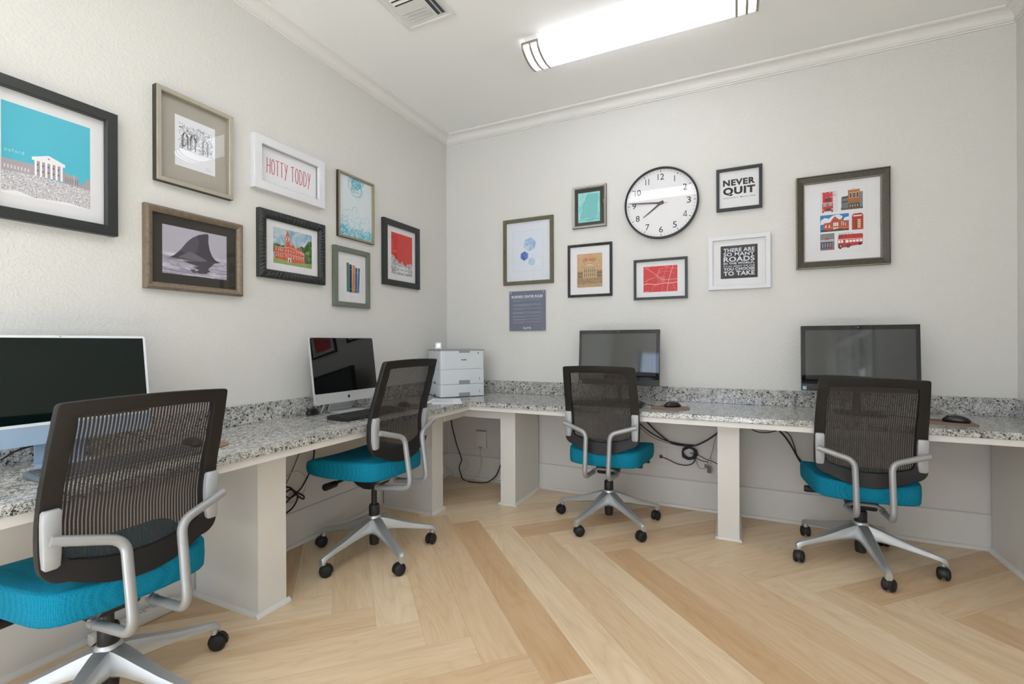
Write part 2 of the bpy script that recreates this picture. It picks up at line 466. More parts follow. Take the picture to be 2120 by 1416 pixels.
# floor: herringbone planks
def build_floor():
    bm = nbm(); uv = bm.loops.layers.uv.new('UVMap'); ue = bm.loops.layers.uv.new('Edge')
    st, W_, LP = 0.2396, 0.1694, 1.035
    quads = []
    x0 = 1.106
    s2 = math.sqrt(0.5); tones = []
    def clip(poly):
        def cut(pl, f):
            out = []
            for i in range(len(pl)):
                a, c = pl[i], pl[(i + 1) % len(pl)]; fa, fc = f(a), f(c)
                if fa >= 0: out.append(a)
                if (fa >= 0) != (fc >= 0):
                    t = fa / (fa - fc); out.append((a[0] + (c[0] - a[0]) * t, a[1] + (c[1] - a[1]) * t))
            return out
        for f in (lambda p: p[0] + T, lambda p: RX + T - p[0], lambda p: T - p[1], lambda p: p[1] - RY0 + T):
            poly = cut(poly, f)
            if len(poly) < 3: return None
        return poly
    tonev = []
    for row in range(-2, 7):
        yt = -0.91 - LP * row                     # valley height of the zigzag on top of this row
        A = (row % 2 == 0)
        if A:
            ph = x0
            d, n_ = (s2, -s2), (s2, s2)           # plank runs to the lower right, cap rises to the right
        else:
            ph = x0 + LP
            d, n_ = (-s2, -s2), (s2, -s2)         # plank runs to the lower left, cap falls to the right
        for i in range(-30, 40):
            vx = ph + st * i
            if A: V = (vx, yt)
            else: V = (vx - st / 2, yt + st / 2)  # start at the peak
            L = LP / s2
            c = [V, (V[0] + n_[0] * W_, V[1] + n_[1] * W_)]
            c += [(c[1][0] + d[0] * L, c[1][1] + d[1] * L), (c[0][0] + d[0] * L, c[0][1] + d[1] * L)]
            poly = clip(c)
            if not poly: continue
            rnd = random.Random(row * 131 + i)
            ou, ov, tn = rnd.uniform(0, 40), rnd.uniform(0, 40), rnd.random()
            f = bm.faces.new([bm.verts.new((p[0], p[1], 0.0)) for p in poly])
            for l in f.loops:
                q = (l.vert.co.x - V[0], l.vert.co.y - V[1])
                a_, b_ = q[0] * d[0] + q[1] * d[1], q[0] * n_[0] + q[1] * n_[1]
                l[uv].uv = (a_ + ou, b_ + ov)
            f.material_index = 0
            tonev.append((tn, V, d, n_, L))
    # distance to plank edges needs interior gradients: split every plank along its mid lines
    me = bpy.data.meshes.new('floor')
    bm2 = nbm()
    uv2, ue2 = bm2.loops.layers.uv.new('UVMap'), bm2.loops.layers.uv.new('Edge')
    tn_l = bm2.faces.layers.float.new('tone')
    for f, (tn, V, d, n_, L) in zip(list(bm.faces), tonev):
        pts = [((l.vert.co.x, l.vert.co.y), tuple(l[uv].uv)) for l in f.loops]
        def loc(p): q = (p[0] - V[0], p[1] - V[1]); return (q[0] * d[0] + q[1] * d[1], q[0] * n_[0] + q[1] * n_[1])
        P = [(loc(p), u) for p, u in pts]
        def cut(pl, g):
            out = []
            for i in range(len(pl)):
                a, c = pl[i], pl[(i + 1) % len(pl)]; fa, fc = g(a[0]), g(c[0])
                if fa >= 0: out.append(a)
                if (fa >= 0) != (fc >= 0):
                    t = fa / (fa - fc)
                    out.append((tuple(a[0][k] + (c[0][k] - a[0][k]) * t for k in (0, 1)), tuple(a[1][k] + (c[1][k] - a[1][k]) * t for k in (0, 1))))
            return out
        for sgn in (1, -1):
            H = cut(P, lambda q: sgn * (q[1] - W_ / 2))
            for s3 in (1, -1):
                Q = cut(H, lambda q: s3 * (q[0] - L / 2)) if len(H) > 2 else []
                if len(Q) < 3: continue
                vs = [bm2.verts.new((V[0] + q[0][0] * d[0] + q[0][1] * n_[0], V[1] + q[0][0] * d[1] + q[0][1] * n_[1], 0)) for q in Q]
                try: nf = bm2.faces.new(vs)
                except ValueError: continue
                nf[tn_l] = tn
                for l, q in zip(nf.loops, Q):
                    l[uv2].uv = q[1]
                    l[ue2].uv = ((W_ - q[0][1]) if sgn > 0 else q[0][1], (L - q[0][0]) if s3 > 0 else q[0][0])
    bm.free()
    for f in bm2.faces:
        if f.normal.z < 0: f.normal_flip()
    bm2.to_mesh(me); bm2.free()
    o = bpy.data.objects.new('floor', me); COL.objects.link(o); me.materials.append(OAK); o['kind'] = 'structure'
    return o
build_floor()
struct('floor_slab', bx(-T, RX + T, RY0 - T, T, -0.1, -0.002), mat('concrete_slab', '8A8680', 0.9))

# crown moulding (bottom edge .076 below the ceiling)
CP = [(0, 0), (0.008, 0), (0.010, 0.006), (0.007, 0.009), (0.014, 0.011), (0.016, 0.018), (0.012, 0.021)]
for i in range(9):
    a = PI / 2 * i / 8
    CP.append((0.014 + 0.044 * (1 - math.cos(a)), 0.022 + 0.040 * math.sin(a)))
CP += [(0.060, 0.063), (0.066, 0.066), (0.068, 0.076), (0, 0.076)]
def crown(name, pts):
    """pts: profile swept between mitred ends; each end gives point and per-unit offset"""
    bm = nbm(); rings = []
    for (p, o) in pts:
        rings.append([bm.verts.new((p[0] + o[0] * d, p[1] + o[1] * d, CEIL - 0.076 + h)) for d, h in CP])
    n = len(CP)
    for i in range(n): bm.faces.new((rings[0][i], rings[0][(i + 1) % n], rings[1][(i + 1) % n], rings[1][i]))
    bm.faces.new(rings[0]); bm.faces.new(rings[1])
    struct(name, bm, CROWN)
crown('trim_1', [((0, 0), (1, -1)), ((RX, 0), (-1, -1))])
crown('trim_2', [((0, 0), (1, -1)), ((0, RY0), (1, 1))])
crown('trim_4', [((RX, 0), (-1, -1)), ((RX, RY0), (-1, 1))])
crown('trim_5', [((0, RY0), (1, 1)), ((RX, RY0), (-1, 1))])

# smooth painted wall below the counter and baseboards with shoe moulding
def qround(r, n=5): return [(0, 0)] + [(r * math.cos(PI / 2 * i / n), r * math.sin(PI / 2 * i / n)) for i in range(n + 1)]
def run(bm, prof, p0, p1, nrm):
    A = [bm.verts.new((p0[0] + nrm[0] * d, p0[1] + nrm[1] * d, h)) for d, h in prof]
    B = [bm.verts.new((p1[0] + nrm[0] * d, p1[1] + nrm[1] * d, h)) for d, h in prof]
    for i in range(len(prof)): bm.faces.new((A[i], A[(i + 1) % len(prof)], B[(i + 1) % len(prof)], B[i]))
    bm.faces.new(A); bm.faces.new(B)
BP = [(0, 0.0), (0.026, 0.0), (0.0255, 0.007), (0.022, 0.014), (0.017, 0.018), (0.012, 0.02), (0.012, 0.186), (0.009, 0.191), (0, 0.191)]
bm = nbm(); run(bm, BP, (0, 0), (RX, 0), (0, -1)); struct('baseboard_back', bm, TRIM)
bm = nbm(); run(bm, BP, (0, 0), (0, RY0), (1, 0)); struct('baseboard_left', bm, TRIM)
bm = nbm(); run(bm, BP, (RX, -0.5), (RX, DY1 + 0.1), (-1, 0)); run(bm, BP, (RX, DY0 - 0.1), (RX, RY0), (-1, 0)); struct('baseboard_right', bm, TRIM)
bm = nbm(); run(bm, BP, (0, RY0), (RX, RY0), (0, 1)); struct('baseboard_front', bm, TRIM)
struct('wall_lining_back', bx(0, RX, -0.006, 0.0, 0.196, 0.70), LOWALL)
struct('wall_lining_left', bx(0, 0.006, -3.4, -0.006, 0.196, 0.70), LOWALL)

# ------------------------------------------------------------------ counter
TOP, GT = 0.725, 0.032
FX, FY, YEND = 0.569, -0.590, -3.4
desk = thing('granite_worktop', 'speckled grey granite worktop running round the room corner along both walls', 'countertop', (0, 0, 0))
def lshape(bm, o, z0, z1, bev=0.0):
    fx, fy = FX - o, FY + o
    pts = [(0.001, -0.001), (RX - 0.001, -0.001), (RX - 0.001, fy), (fx, fy), (fx, YEND), (0.001, YEND)]
    prism(bm, pts, z0, z1, 'z')
    if bev:
        es = [e for e in bm.edges if abs(e.verts[0].co.z - e.verts[1].co.z) < 1e-6 and all((abs(v.co.x - fx) < 1e-4 or abs(v.co.y - fy) < 1e-4) for v in e.verts)]
        es = [e for e in es if (abs(e.verts[0].co.x - e.verts[1].co.x) < 1e-4 and abs(e.verts[0].co.x - fx) < 1e-4) or (abs(e.verts[0].co.y - e.verts[1].co.y) < 1e-4 and abs(e.verts[0].co.y - fy) < 1e-4)]
        bmesh.ops.bevel(bm, geom=es, offset=bev, segments=3, profile=0.5, affect='EDGES')
    return bm
obj('stone_slab', lshape(nbm(), 0, TOP - GT, TOP, 0.004), GRAN, desk)
bs = obj('backsplash', bx(0.021, RX - 0.001, -0.02, -0.001, TOP + 0.0003, TOP + 0.0975, bev=0.0015), GRAN, desk)
bs2 = obj('backsplash', bx(0.001, 0.0205, YEND, -0.001, TOP + 0.0003, TOP + 0.0975, bev=0.0015), GRAN, desk)
obj('backsplash', bx(RX - 0.02, RX - 0.001, FY, -0.0205, TOP + 0.0003, TOP + 0.0975, bev=0.0015), GRAN, desk)
fz = TOP - GT
obj('wooden_fascia', bx(FX - 0.009, RX - 0.001, FY + 0.009, FY + 0.027, fz - 0.030, fz, bev=0.001), POSTM, desk)['label'] = 'white painted fascia strip'
obj('wooden_fascia', bx(FX - 0.027, FX - 0.009, YEND, FY + 0.009, fz - 0.030, fz, bev=0.001), POSTM, desk)['label'] = 'white painted fascia strip'
obj('support_board', lshape(nbm(), 0.03, fz - 0.018, fz - 0.0005), POSTM, desk)
# apron across the corner between the two corner supports
obj('corner_apron', bx(0.4485, 0.7405, -0.463, -0.447, fz - 0.098, fz - 0.019), POSTM, desk)
obj('corner_apron', bx(0.4325, 0.4483, -0.7145, -0.447, fz - 0.098, fz - 0.019), POSTM, desk)

def post(label, x0, x1, y0, y1, shoe):
    """shoe: list of sides with quarter round"""
    t = thing('desk_support', label, 'desk support', ((x0 + x1) / 2, (y0 + y1) / 2, 0), 0, 'white desk supports')
    cx, cy = (x0 + x1) / 2, (y0 + y1) / 2
    obj('support_panel', bx(x0 - cx, x1 - cx, y0 - cy, y1 - cy, 0, fz - 0.0185, bev=0.0015), POSTM, t)
    bm = nbm(); q = qround(0.017)
    m = 0.017
    if 'x1' in shoe: run(bm, q, (x1 - cx, y0 - cy - (m if 'y0' in shoe else 0)), (x1 - cx, y1 - cy + (m if 'y1' in shoe else 0)), (1, 0))
    if 'x0' in shoe: run(bm, q, (x0 - cx, y0 - cy - (m if 'y0' in shoe else 0)), (x0 - cx, y1 - cy), (-1, 0))
    if 'y0' in shoe: run(bm, q, (x0 - cx, y0 - cy), (x1 - cx + (m * 0 if 'x1' in shoe else 0), y0 - cy), (0, -1))
    if 'y1' in shoe: run(bm, q, (x0 - cx, y1 - cy), (x1 - cx, y1 - cy), (0, 1))
    obj('shoe_moulding', bm, POSTM, t)
    # front cap board
    bm = nbm()
    if 'x1' in shoe and x0 < 0.1: box(bm, x1 - cx - 0.004, x1 - cx + 0.003, y0 - cy - 0.003, y1 - cy + 0.003, 0.0, fz - 0.019, bev=0.001)
    else: box(bm, x0 - cx - 0.003, x1 - cx + 0.003, y0 - cy - 0.003, y0 - cy + 0.004, 0.0, fz - 0.019, bev=0.001)
    obj('face_board', bm, POSTM, t)
    return t
post('broad white painted desk support on the left wall between the two nearest chairs', 0.0265, 0.447, -2.090, -1.962, ('x1', 'y0', 'y1'))
post('white desk support on the left wall beside the room corner, behind the side-on chair', 0.0265, 0.429, -0.836, -0.716, ('x1', 'y0', 'y1'))
post('white desk support on the back wall nearest the corner, beside the phone box', 0.744, 0.852, -0.455, -0.0265, ('x0', 'x1', 'y0'))
post('narrow white painted desk support standing between the two black all-in-one computers', 2.136, 2.243, -0.442, -0.0265, ('x0', 'x1', 'y0'))
post('white painted desk support filling the far right end against the right wall', 3.462, RX - 0.001, -0.442, -0.0265, ('x0', 'y0'))

# ------------------------------------------------------------------ ceiling fixtures
DIFF = mat('lit_acrylic_diffuser', 'FFFFFF', 0.4, emit='F4F8FF', es=LAMP_E)
def ceiling_lamp(label, cx, cy, e=LAMP_E, flip=0):
    t = thing('linear_ceiling_light', label, 'ceiling light', (cx, cy, CEIL), flip)
    L, W, D = 1.22, 0.25, 0.085
    obj('base_plate', bx(-L / 2 + 0.01, L / 2 - 0.01, -W / 2 + 0.005, W / 2 - 0.005, -0.022, -0.0005, bev=0.002), mat('white_steel', 'F0EFEA', 0.4), t)
    n = 16
    def sec(k, dx): return [(math.sin(-PI / 2 + PI * i / n) * (W / 2 + k), -0.022 - math.cos(-PI / 2 + PI * i / n) ** 0.9 * (D - 0.022 + k)) for i in range(n + 1)]
    bm = nbm(); A = sec(0, 0)
    prism(bm, A, -L / 2, L / 2, 'x')
    obj('diffuser', bm, DIFF if e == LAMP_E else mat('lit_acrylic_diffuser_%d' % e, 'FFFFFF', 0.4, emit='F4F8FF', es=e), t, smooth=True, auto=True)
    for s in (-1, 1):
        bm = nbm(); E_ = sec(0.0035, 0); prism(bm, E_, s * (L / 2 + .0005), s * (L / 2 + .0045), 'x'); obj('end_cap', bm, mat('lamp_end_white', 'D8D4CC', 0.4), t)
    nick = mat('brushed_nickel', 'A09890', 0.4, 0.4)
    for s in (-1, 1):
        bm = nbm()
        for xo in (L / 2, L / 2 - 0.047, L / 2 - 0.094):
            B1, B2 = sec(0.005, 0), sec(-0.001, 0)
            for i in range(n):
                pts = [B1[i], B1[i + 1], B2[i + 1], B2[i]]
                prism(bm, pts, s * (xo - 0.008), s * (xo + 0.004), 'x')
        for sy in (-1, 1):
            x0, x1 = sorted((s * (L / 2 + 0.003), s * (L / 2 - 0.099)))
            box(bm, x0, x1, sy * (W / 2) - 0.004, sy * (W / 2) + 0.004, -0.034, -0.02)
        obj('end_band', bm, nick, t)
    return t
ceiling_lamp('long white linear ceiling light with nickel end bands', 1.725, -0.775)
ceiling_lamp('second long linear ceiling light behind the camera', 1.40, -2.32, 8)
ceiling_lamp('third linear ceiling light, added unseen before the window wall as fill', 1.25, -4.9, 18)  # unseen fixture added to light the far walls evenly
ceiling_lamp('fourth linear ceiling light, added unseen next to the window wall as fill', 1.25, -5.8, 18)  # another added fixture, unseen, filling the room from behind

# ceiling vent
vt = thing('ceiling_vent', 'white square louvred air vent in the ceiling left of the long light', 'vent', (0.742, -1.41, CEIL))
WV = mat('vent_white_steel', 'E2E2E0', 0.4); DKV = mat('vent_slot_shade', '3F4448', 0.7)
bm = nbm(); h = 0.155
for a in ((-h, h, -h, -h + 0.022), (-h, h, h - 0.022, h), (-h, -h + 0.022, -h + 0.022, h - 0.022), (h - 0.022, h, -h + 0.022, h - 0.022)):
    box(bm, *a, -0.012, 0, bev=0.002)
obj('vent_frame', bm, WV, vt)
obj('duct_shade', bx(-h + 0.01, h - 0.01, -h + 0.01, h - 0.01, -0.003, -0.0005), DKV, vt)  # dark plate standing for the shade inside the duct
def slat(bm, a, b_, tilt, w=0.019):
    a, b_ = Vector((*a, -0.011)), Vector((*b_, -0.011)); d = (b_ - a).normalized(); n = Vector((-d.y, d.x, 0))
    u = n * math.cos(tilt) * w / 2 + Vector((0, 0, 1)) * math.sin(tilt) * w / 2; k = Vector((0, 0, 0.0012))
    vs = [bm.verts.new(p) for p in (a - u - k, b_ - u - k, b_ + u - k, a + u - k, a - u + k, b_ - u + k, b_ + u + k, a + u + k)]
    for q in ((0, 1, 2, 3), (7, 6, 5, 4), (0, 4, 5, 1), (1, 5, 6, 2), (2, 6, 7, 3), (3, 7, 4, 0)): bm.faces.new([vs[i] for i in q])
obj('louvre_plate', bx(-h + .020, h - .020, -h + .020, h - .020, -.0075, -.0035), WV, vt)
for a_, b_ in ((.060, .080), (.090, .108)):
    obj('slot_shade', bx(a_, b_, -.020, .112, -.0085, -.0034), DKV, vt)  # dark box laid on the plate as the shade of a slot
    b1 = nbm(); slat(b1, (b_ + .004, -.020), (b_ + .004, .112), .7, .010); obj('slat', b1, WV, vt)
for y_ in (-.045, -.075, -.105):
    obj('slot_shade', bx(-.105, .030, y_, y_ + .016, -.0085, -.0034), DKV, vt)  # slot shade again put in as a dark box
    b1 = nbm(); slat(b1, (-.105, y_ - .005), (.030, y_ - .005), -.7, .010); obj('slat', b1, WV, vt)
for i in range(4):
    b1 = nbm(); slat(b1, (-.105 + i * .004, .030 + i * .022), (.040 + i * .003, .030 + i * .022), .30, .015); obj('slat', b1, WV, vt)
for i in range(3):
    b1 = nbm(); slat(b1, (.060 + i * .022, -.125), (.060 + i * .022, -.045), -.45, .015); obj('slat', b1, WV, vt)

# ------------------------------------------------------------------ framed pictures
def wood(name, a, b_, scale=60, rough=0.45, metal=0.0):
    m = mat(name, a, rough, metal)
    nt, b, N, Lk = nodes(m)
    v = coord(nt, (1, 1, 1)); n = noise(nt, v, scale, 5, 0.7, 0.8)
    r = ramp(nt, [(0.3, a), (0.7, b_)]); Lk(n.outputs['Fac'], r.inputs[0]); Lk(r.outputs[0], b.inputs['Base Color'])
    bumpn(nt, b, n.outputs['Fac'], 0.25, 0.0008)
    return m
F_BLACK = wood('black_frame_paint', '202322', '2B2F2F', 200, 0.42)
F_CHAMP = wood('champagne_frame', 'A39B8A', 'B5AE9F', 120, 0.35, 0.35)
F_BRONZE = wood('weathered_bronze_frame', '6B5D4E', '8C7D6B', 70, 0.42, 0.25)
F_WHITE = mat('white_frame_paint', 'DDDDE0', 0.35)
F_GREEN = wood('grey_green_frame_wood', '5F665A', '737A6D', 80, 0.5)
F_OLIVE = wood('olive_brown_frame_wood', '57523F', '6C674F', 60, 0.5)
F_GOLD = wood('antique_gold_frame', '8F8368', 'A89C80', 120, 0.35, 0.4)
F_SILV = wood('hammered_silver_frame', 'A8A59B', 'C0BDB4', 90, 0.3, 0.5)
F_DARKB = wood('dark_brown_frame_wood', '3A352D', '4D473C', 60, 0.42)
F_SIDE = mat('dark_frame_side', '2E2822', 0.5)

def frame_mesh(W, H, fw, dep, m, prof=None, seg=1, ripple=0.0, nr=0, side=None):
    """mitred picture frame; prof: list of (inset share 0..1, height share 0..1)"""
    prof = prof or [(0, 0), (0, 0.96), (0.05, 1), (0.92, 1), (1, 0.93), (1, 0.35)]
    bm = nbm(); corners = [(-1, -1), (1, -1), (1, 1), (-1, 1)]
    n = max(1, seg); rings = []
    for pi, (a, h) in enumerate(prof):
        ring = []
        for s in range(4):
            c0, c1 = corners[s], corners[(s + 1) % 4]
            p0 = (c0[0] * (W / 2 - fw * a), c0[1] * (H / 2 - fw * a)); p1 = (c1[0] * (W / 2 - fw * a), c1[1] * (H / 2 - fw * a))
            for k in range(n):
                t = k / n; y = -dep * h
                if ripple and 0.02 < a < 0.99 and 0.04 < t < 0.96: y -= ripple * (1 if (k % 2) else -1) * math.sin(PI * min(1, max(0, a)))
                ring.append(bm.verts.new((p0[0] + (p1[0] - p0[0]) * t, y, p0[1] + (p1[1] - p0[1]) * t)))
        rings.append(ring)
    nn = 4 * n
    for ri, (A, B) in enumerate(zip(rings, rings[1:])):
        for i in range(nn):
            f = bm.faces.new((A[i], A[(i + 1) % nn], B[(i + 1) % nn], B[i]))
            if side and ri == 0: f.material_index = 1
    A, B = rings[0], rings[-1]                    # back
    for i in range(nn): bm.faces.new((B[i], B[(i + 1) % nn], A[(i + 1) % nn], A[i]))
    return bm

class Pic:
    def __init__(s, wall, name, label, box4, fr, fm, dep=0.022, prof=None, seg=1, ripple=0.0, tilt=0.0, side=None, cat='framed picture', group=None, matm=PAPER, glass=True):
        s.a0, s.a1, s.z0, s.z1 = box4
        s.cx, s.cz = (s.a0 + s.a1) / 2, (s.z0 + s.z1) / 2
        W, H = s.a1 - s.a0, s.z1 - s.z0
        loc = (s.cx, -0.0005, s.cz) if wall == 'back' else (0.0005, s.cx, s.cz)
        s.t = thing(name, label, cat, loc, 0 if wall == 'back' else PI / 2, group)
        # tilt of the hanging picture in the wall plane
        s.t.rotation_mode = 'XYZ'
        s.t.rotation_euler = (0, tilt, s.t.rotation_euler[2]) if wall == 'back' else (tilt, 0, PI / 2)
        mats = [fm, side] if side else fm
        fo = obj('frame', frame_mesh(W, H, fr, dep, fm, prof, seg, ripple, side=side), mats, s.t)
        s.fr, s.dep = fr, dep
        e = 0.0015
        obj('mat_board', bx(-W / 2 + fr - e, W / 2 - fr + e, -0.008, -0.002, -H / 2 + fr - e, H / 2 - fr + e), matm, s.t)
        if glass: obj('glass_pane', bx(-W / 2 + fr - e, W / 2 - fr + e, -0.0112, -0.0102, -H / 2 + fr - e, H / 2 - fr + e), GLASS, s.t)
        s.art = Art(-0.0081)
    def X(s, p): return [(a - s.cx, z - s.cz) for a, z in p]
    def rect(s, x0, z0, x1, z1, c): s.art.rect(x0 - s.cx, z0 - s.cz, x1 - s.cx, z1 - s.cz, c)
    def rects(s, L, c): s.art.rects([(a - s.cx, b_ - s.cz, c_ - s.cx, d - s.cz) for a, b_, c_, d in L], c)
    def poly(s, p, c): s.art.poly(s.X(p), c)
    def disc(s, x, z, r, c, **k): s.art.disc(x - s.cx, z - s.cz, r, c, **k)
    def line(s, p, w, c, **k): s.art.line(s.X(p), w, c, **k)
    def arc(s, x, z, *a, **k): s.art.arc(x - s.cx, z - s.cz, *a, **k)
    def text(s, body, x0, z0, x1, z1, c, **k): s.art.text(body, (x0 + x1) / 2 - s.cx, (z0 + z1) / 2 - s.cz, x1 - x0, z1 - z0, c, **k)
    def done(s, name='print'): return s.art.build(name, s.t)

def speckle(name, stops, scale, detail=5, dist=0.5, stretch=(1, 1, 1), rough=0.7):
    m = mat(name, 'FFFFFF', rough, spec=0.25)
    nt, b, N, Lk = nodes(m)
    if b.inputs['Base Color'].links: return m
    n = noise(nt, coord(nt, stretch), scale, detail, 0.6, dist); r = ramp(nt, stops); Lk(n.outputs['Fac'], r.inputs[0]); Lk(r.outputs[0], b.inputs['Base Color'])
    return m

def columns(P, x0, x1, z0, z1, n, c, w):
    P.rects([(x0 + (x1 - x0) * (i + 0.5) / n - w / 2, z0, x0 + (x1 - x0) * (i + 0.5) / n + w / 2, z1) for i in range(n)], c)

def lerp(a, b_, t): return a + (b_ - a) * t
# 1 teal sky print of a columned hall (left wall, cut by the picture edge)
P = Pic('left', 'framed_picture', 'large black framed print of a white columned hall under a flat turquoise sky', (-2.777, -2.383, 1.552, 2.030), 0.037, F_BLACK, 0.034)
SKY = '55BBD0'
P.rect(-2.701, 1.64, -2.461, 1.951, 'EDEBEE'); P.rect(-2.701, 1.70, -2.461, 1.951, SKY)
HILL = speckle('grey_etched_hillside', [(0.36, 'F1EFF1'), (0.5, 'C9C5CA'), (0.62, '8C878D')], 260, 6, 1.0)
P.poly([(-2.701, 1.757), (-2.62, 1.759), (-2.62, 1.72), (-2.701, 1.712)], 'AFA6AD')
P.poly([(-2.54, 1.755), (-2.497, 1.752), (-2.495, 1.73), (-2.48, 1.732), (-2.472, 1.752), (-2.461, 1.754), (-2.461, 1.70), (-2.54, 1.70)], 'A9A2A8')
P.rects([(-2.695 + i * 0.0085, 1.727, -2.6915 + i * 0.0085, 1.739) for i in range(8)], 'DAD5DA')
P.rects([(-2.535 + i * 0.007, 1.722, -2.532 + i * 0.007, 1.742) for i in range(6)], '8D868D')
P.rect(-2.62, 1.722, -2.54, 1.788, 'A89FA8')
columns(P, -2.622, -2.538, 1.722, 1.776, 6, 'F3F1F3', 0.006)
P.rects([(-2.612 + i * 0.014, 1.738 + j * 0.02, -2.608 + i * 0.014, 1.744 + j * 0.02) for i in range(5) for j in range(2)], '5F565F')
P.rect(-2.625, 1.775, -2.535, 1.786, 'EDEAED')
P.poly([(-2.625, 1.785), (-2.58, 1.803), (-2.535, 1.785)], 'EDEAED'); P.disc(-2.58, 1.791, 0.003, '9A929A')
P.rect(-2.51, 1.70, -2.509, 1.757, 'DDDDDD')
P.poly([(-2.701, 1.716), (-2.6, 1.722), (-2.461, 1.712), (-2.461, 1.641), (-2.53, 1.65), (-2.62, 1.642), (-2.66, 1.655), (-2.701, 1.648)], HILL)
P.text('oxford', -2.694, 1.783, -2.645, 1.795, 'B9E4EC', spacing=1.3)
P.done()
# 2 ink sketch
P = Pic('left', 'framed_picture', 'champagne framed ink sketch of an arched brick ruin on grey linen', (-2.245, -1.910, 1.824, 2.228), 0.020, F_CHAMP, 0.032, side=F_SIDE, matm=LINEN)
P.rect(-2.161, 1.918, -1.985, 2.140, 'E4E5EB')
R_ = random.Random(3)
ys = [P.art.yy() for _ in range(1)][0]
def ink(p, w=0.0007, c='3D3F45'): P.line(p, w, c, y=ys)
for _ in range(520):
    x, z = R_.uniform(-2.145, -2.0), R_.uniform(1.998, 2.108)
    top = 2.112 - 0.02 * abs(math.sin((x + 2.14) * 40))
    if z > top: continue
    if R_.random() < .6: ink([(x, z), (x + R_.uniform(.004, .014), z + R_.uniform(-.0015, .0015))], 0.0011)
    else: ink([(x, z), (x + R_.uniform(-.001, .001), z + R_.uniform(.004, .016))], 0.0012)
for cx_ in (-2.118, -2.085, -2.03):
    w_2 = 0.013
    for k in range(3):
        ww = w_2 - k * 0.0025
        ink([(cx_ - ww, 2.0), (cx_ - ww, 2.055)], 0.0018); ink([(cx_ + ww, 2.0), (cx_ + ww, 2.055)], 0.0018)
        ink([(cx_ - ww, 2.055), (cx_ - ww * .6, 2.066), (cx_, 2.074), (cx_ + ww * .6, 2.066), (cx_ + ww, 2.055)], 0.0018)
for k in range(14):
    ink([(-2.145 + k * .0105, 2.104 + R_.uniform(-.01, .004)), (-2.139 + k * .0105, 2.112 + R_.uniform(-.012, .002))], 0.0016)
ink([(-2.145, 1.998), (-2.0, 1.996)], 0.001); ink([(-2.09, 1.993), (-2.03, 1.991)], 0.0006)
for k in range(3): ink([(-2.03, 1.945 - k * .006), (-2.012 + .006 * k, 1.946 - k * .006)], 0.0005)
P.done()
# 3 shark fin
SEA = speckle('silvery_rippled_water', [(0.32, '77707F'), (0.5, 'A9A4B4'), (0.66, 'D3D0DB')], 9, 3, 1.2, (1, 1, 6))
P = Pic('left', 'framed_picture', 'bronze framed black and white photograph of a shark fin cutting the water', (-2.285, -1.858, 1.362, 1.717), 0.029, F_BRONZE, 0.03, prof=[(0, 0), (0, 0.7), (0.12, 0.93), (0.35, 1), (0.65, 0.9), (0.9, 0.72), (1, 0.66), (1, 0.3)], matm=DARKMAT)
P.rect(-2.213, 1.435, -1.931, 1.645, SEA)
P.rect(-2.213, 1.53, -1.931, 1.645, 'B2AEBA')
P.poly([(-2.213, 1.53), (-2.16, 1.532), (-1.931, 1.533), (-1.931, 1.52), (-2.213, 1.515)], 'C0BCC9')
for k in range(16):
    z = 1.515 - k * 0.0048; r = R_.uniform(0.0006, 0.0018)
    x = R_.uniform(-2.21, -2.05); P.line([(x, z), (x + R_.uniform(.03, .12), z + R_.uniform(-.002, .002))], r, R_.choice(['8A8493', 'DAD8E2', '6B6573']))
for k in range(5): P.arc(-2.17, 1.508, 0.012 + k * .007, -0.2 - .1 * k, 3.4, 0.0016, 'E1DFE8', rz=0.004 + k * .0028)
fin = [(-2.185, 1.506), (-2.165, 1.519), (-2.14, 1.545), (-2.115, 1.582), (-2.09, 1.608), (-2.06, 1.627), (-2.035, 1.636), (-2.02, 1.639), (-2.017, 1.63), (-2.018, 1.60), (-2.012, 1.565), (-2.0, 1.538), (-1.985, 1.522), (-1.962, 1.514), (-1.985, 1.508), (-2.06, 1.503), (-2.12, 1.505)]
P.poly(fin, '45414A')
P.poly([(-2.14, 1.545), (-2.105, 1.594), (-2.07, 1.62), (-2.06, 1.59), (-2.07, 1.55), (-2.09, 1.512)], '57525D')
P.poly([(-2.15, 1.512), (-2.1, 1.545), (-2.06, 1.53), (-2.02, 1.512), (-2.06, 1.505)], '6E6974')
P.poly([(-2.13, 1.50), (-1.99, 1.507), (-2.005, 1.49), (-2.02, 1.475), (-2.01, 1.466), (-2.03, 1.452), (-2.06, 1.449), (-2.075, 1.458), (-2.06, 1.466), (-2.085, 1.474), (-2.06, 1.483), (-2.10, 1.49)], '4B4650')
P.poly([(-2.10, 1.462), (-2.08, 1.466), (-2.065, 1.452), (-2.085, 1.449)], '57525D')
P.done()
